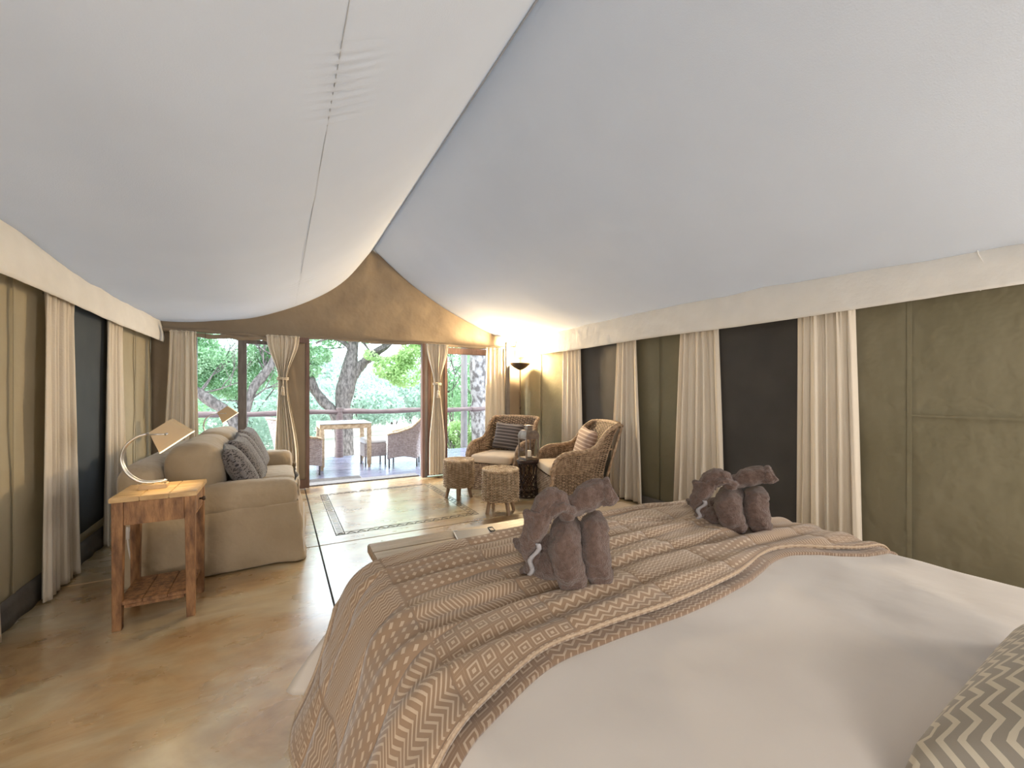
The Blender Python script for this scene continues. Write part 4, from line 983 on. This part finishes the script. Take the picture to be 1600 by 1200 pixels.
limb(mb, ra([(1.68, 12, 1.70), (1.84, 11.95, 1.93), (2.02, 11.9, 2.12), (2.25, 11.8, 2.32), (2.6, 11.7, 2.62), (2.9, 11.7, 3.1), (3.0, 11.6, 3.7)], cA), [.16, .15, .13, .12, .09, .07, .04], seed=2)
limb(mb, ra([(1.40, 12, -.6), (1.38, 12.05, .3), (1.20, 12.05, .80), (.96, 12.1, 1.08), (.76, 12.1, 1.40), (.66, 12.1, 1.75), (.55, 12.1, 2.3), (.40, 12.1, 3.0), (.2, 12, 3.6)], cA), [.14, .14, .13, .13, .12, .11, .10, .08, .05], seed=3)
limb(mb, ra([(1.72, 12, 2.3), (1.45, 11.9, 2.62), (1.1, 11.7, 2.66), (.8, 11.6, 2.5)], cA), [.07, .05, .035, .02], seed=4)
for k in range(26): b_ = rnd.choice([(1.75, 12.1, 2.9), (2.6, 11.7, 2.62), (2.9, 11.7, 3.1), (.5, 12.1, 2.4), (1.86, 12.2, 3.4), (2.2, 11.8, 2.3)]); twigs(mb, ra([b_], cA)[0], (rnd.uniform(-1, 1), rnd.uniform(-.8, .4), rnd.uniform(-.2, .7)), 1.0, .028, 2, rnd)
mb.build('trunk', M['bark'], tA)
leaves('foliage', M['leafA'], ra([(.2, 12, 2.6), (.7, 11.8, 3.3), (1.7, 12.4, 3.5), (.1, 12.2, 1.9)], cA) and [(*p, *s_) for p, s_ in zip(ra([(.15, 12, 2.35), (.8, 11.8, 2.85), (1.8, 12.4, 2.9), (.35, 12.2, 1.75), (2.7, 11.9, 2.9), (1.35, 12.2, 2.75), (.85, 12.1, 2.25), (.75, 12.1, 1.85)], cA), [(.6, .6, .5), (1.0, .7, .28), (1.3, .7, .25), (.30, .4, .25), (1.0, .7, .3), (.5, .5, .3), (.38, .4, .25), (.22, .3, .2)])], 13000, .045, tA, 1)
leaves('foliage', M['leafC'], [(*p, *s_) for p, s_ in zip(ra([(2.55, 11.4, 1.95), (3.0, 11.4, 1.75), (3.4, 11.5, 2.3), (2.9, 11.3, 2.5), (2.15, 11.5, 2.3)], cA), [(.45, .4, .35), (.55, .4, .35), (.6, .5, .5), (.6, .5, .4), (.25, .3, .2)])], 7000, .050, tA, 2)
cB = (-.8, 11, -.6); tB = thing('tree', 'leaning forked tree seen through the left window behind the sofa', 'tree', cB); mb = MB()
limb(mb, ra([(-.80, 11, -.7), (-.80, 11, .2), (-.88, 11, .62), (-1.06, 11, .90), (-1.28, 11, 1.08), (-1.5, 11, 1.26), (-1.8, 11, 1.5), (-2.2, 11, 2.0)], cB), [.16, .14, .11, .11, .11, .10, .09, .06], seed=5)
limb(mb, ra([(-.80, 11, .1), (-.74, 11, .55), (-.62, 11, 1.05), (-.50, 11, 1.40), (-.26, 11, 1.75), (-.10, 11, 2.1), (.16, 11, 2.6)], cB), [.11, .10, .09, .10, .09, .07, .05], seed=6)
for k in range(22): b_ = rnd.choice([(-1.5, 11, 1.26), (-.26, 11, 1.75), (-.1, 11, 2.1), (-2.0, 11, 1.8), (-.6, 11, 1.1)]); twigs(mb, ra([b_], cB)[0], (rnd.uniform(-1, 1), rnd.uniform(-.6, .6), rnd.uniform(0, .9)), .9, .022, 2, rnd)
mb.build('trunk', M['bark'], tB)
leaves('foliage', M['leafA'], [(*p, *s_) for p, s_ in zip(ra([(-1.2, 11.3, 2.2), (-.5, 11.4, 2.5), (-1.9, 11.3, 1.9), (-.9, 11.5, 1.6), (.1, 11.4, 2.0), (-1.3, 11, 2.9)], cB), [(.9, .5, .6), (.9, .5, .55), (.7, .5, .8), (.65, .4, .5), (.5, .4, .7), (1.3, .6, .5)])], 48000, .034, tB, 3)
cC = (4.9, 10.9, -.6); tC = thing('tree', 'pale flaky barked trunk seen through the right window', 'tree', cC); mb = MB()
limb(mb, ra([(5.0, 10.9, -.7), (4.96, 10.9, .3), (4.93, 10.9, 1.2), (4.90, 10.9, 2.0), (4.86, 10.9, 2.9), (4.8, 11, 4.2)], cC), [.27, .24, .235, .24, .22, .16], seed=7, wr=.04)
mb.build('trunk', M['palebark'], tC)
leaves('foliage', M['leafA'], [(*p, *s_) for p, s_ in zip(ra([(5.2, 11.6, 3.6), (4.3, 11.6, 3.2)], cC), [(1.4, .8, .7), (.8, .6, .7)])], 6000, .05, tC, 4)
# shrubs, one object each, distance haze put into the paler leaf colours
def bush(x, y, z, rx, ry, rz_, m, n, size, lab, seed):
    b = thing('bush', lab, 'bush', (x, y, z), group='bushes of the riverbank beyond the rail')
    leaves('foliage', m, [(0, 0, 0, rx, ry, rz_), (-rx*.5, 0, -rz_*.3, rx*.6, ry*.8, rz_*.6), (rx*.5, 0, -rz_*.2, rx*.6, ry*.8, rz_*.7)], n, size, b, seed)
    mb = MB(); rn = random.Random(seed)
    for k in range(5): twigs(mb, (rn.uniform(-.3, .3)*rx, 0, -rz_), (rn.uniform(-.5, .5), 0, 1), rz_*1.2, .03, 1, rn)
    mb.build('stems', M['bark'], b)
LABS = ['bright green bush just outside the right window, left of the pale trunk', 'low yellow green shrub at the foot of the right window view', 'large bush at the far left beyond the left corner curtain',
        'pale bush behind the leaning tree in the left window', 'small pale bush behind the left trunk of the big forked tree', 'pale bush right of the big forked tree above the rail',
        'wide pale bush behind the right side of the doorway view', 'wide washed out bush in the distance behind the big forked tree', 'tall pale bush in the distance behind the right window', 'tall pale bush in the distance behind the left window',
        'green bush behind the pale flaky trunk', 'farthest pale thicket on the right of the riverbank', 'farthest pale thicket on the left of the riverbank']
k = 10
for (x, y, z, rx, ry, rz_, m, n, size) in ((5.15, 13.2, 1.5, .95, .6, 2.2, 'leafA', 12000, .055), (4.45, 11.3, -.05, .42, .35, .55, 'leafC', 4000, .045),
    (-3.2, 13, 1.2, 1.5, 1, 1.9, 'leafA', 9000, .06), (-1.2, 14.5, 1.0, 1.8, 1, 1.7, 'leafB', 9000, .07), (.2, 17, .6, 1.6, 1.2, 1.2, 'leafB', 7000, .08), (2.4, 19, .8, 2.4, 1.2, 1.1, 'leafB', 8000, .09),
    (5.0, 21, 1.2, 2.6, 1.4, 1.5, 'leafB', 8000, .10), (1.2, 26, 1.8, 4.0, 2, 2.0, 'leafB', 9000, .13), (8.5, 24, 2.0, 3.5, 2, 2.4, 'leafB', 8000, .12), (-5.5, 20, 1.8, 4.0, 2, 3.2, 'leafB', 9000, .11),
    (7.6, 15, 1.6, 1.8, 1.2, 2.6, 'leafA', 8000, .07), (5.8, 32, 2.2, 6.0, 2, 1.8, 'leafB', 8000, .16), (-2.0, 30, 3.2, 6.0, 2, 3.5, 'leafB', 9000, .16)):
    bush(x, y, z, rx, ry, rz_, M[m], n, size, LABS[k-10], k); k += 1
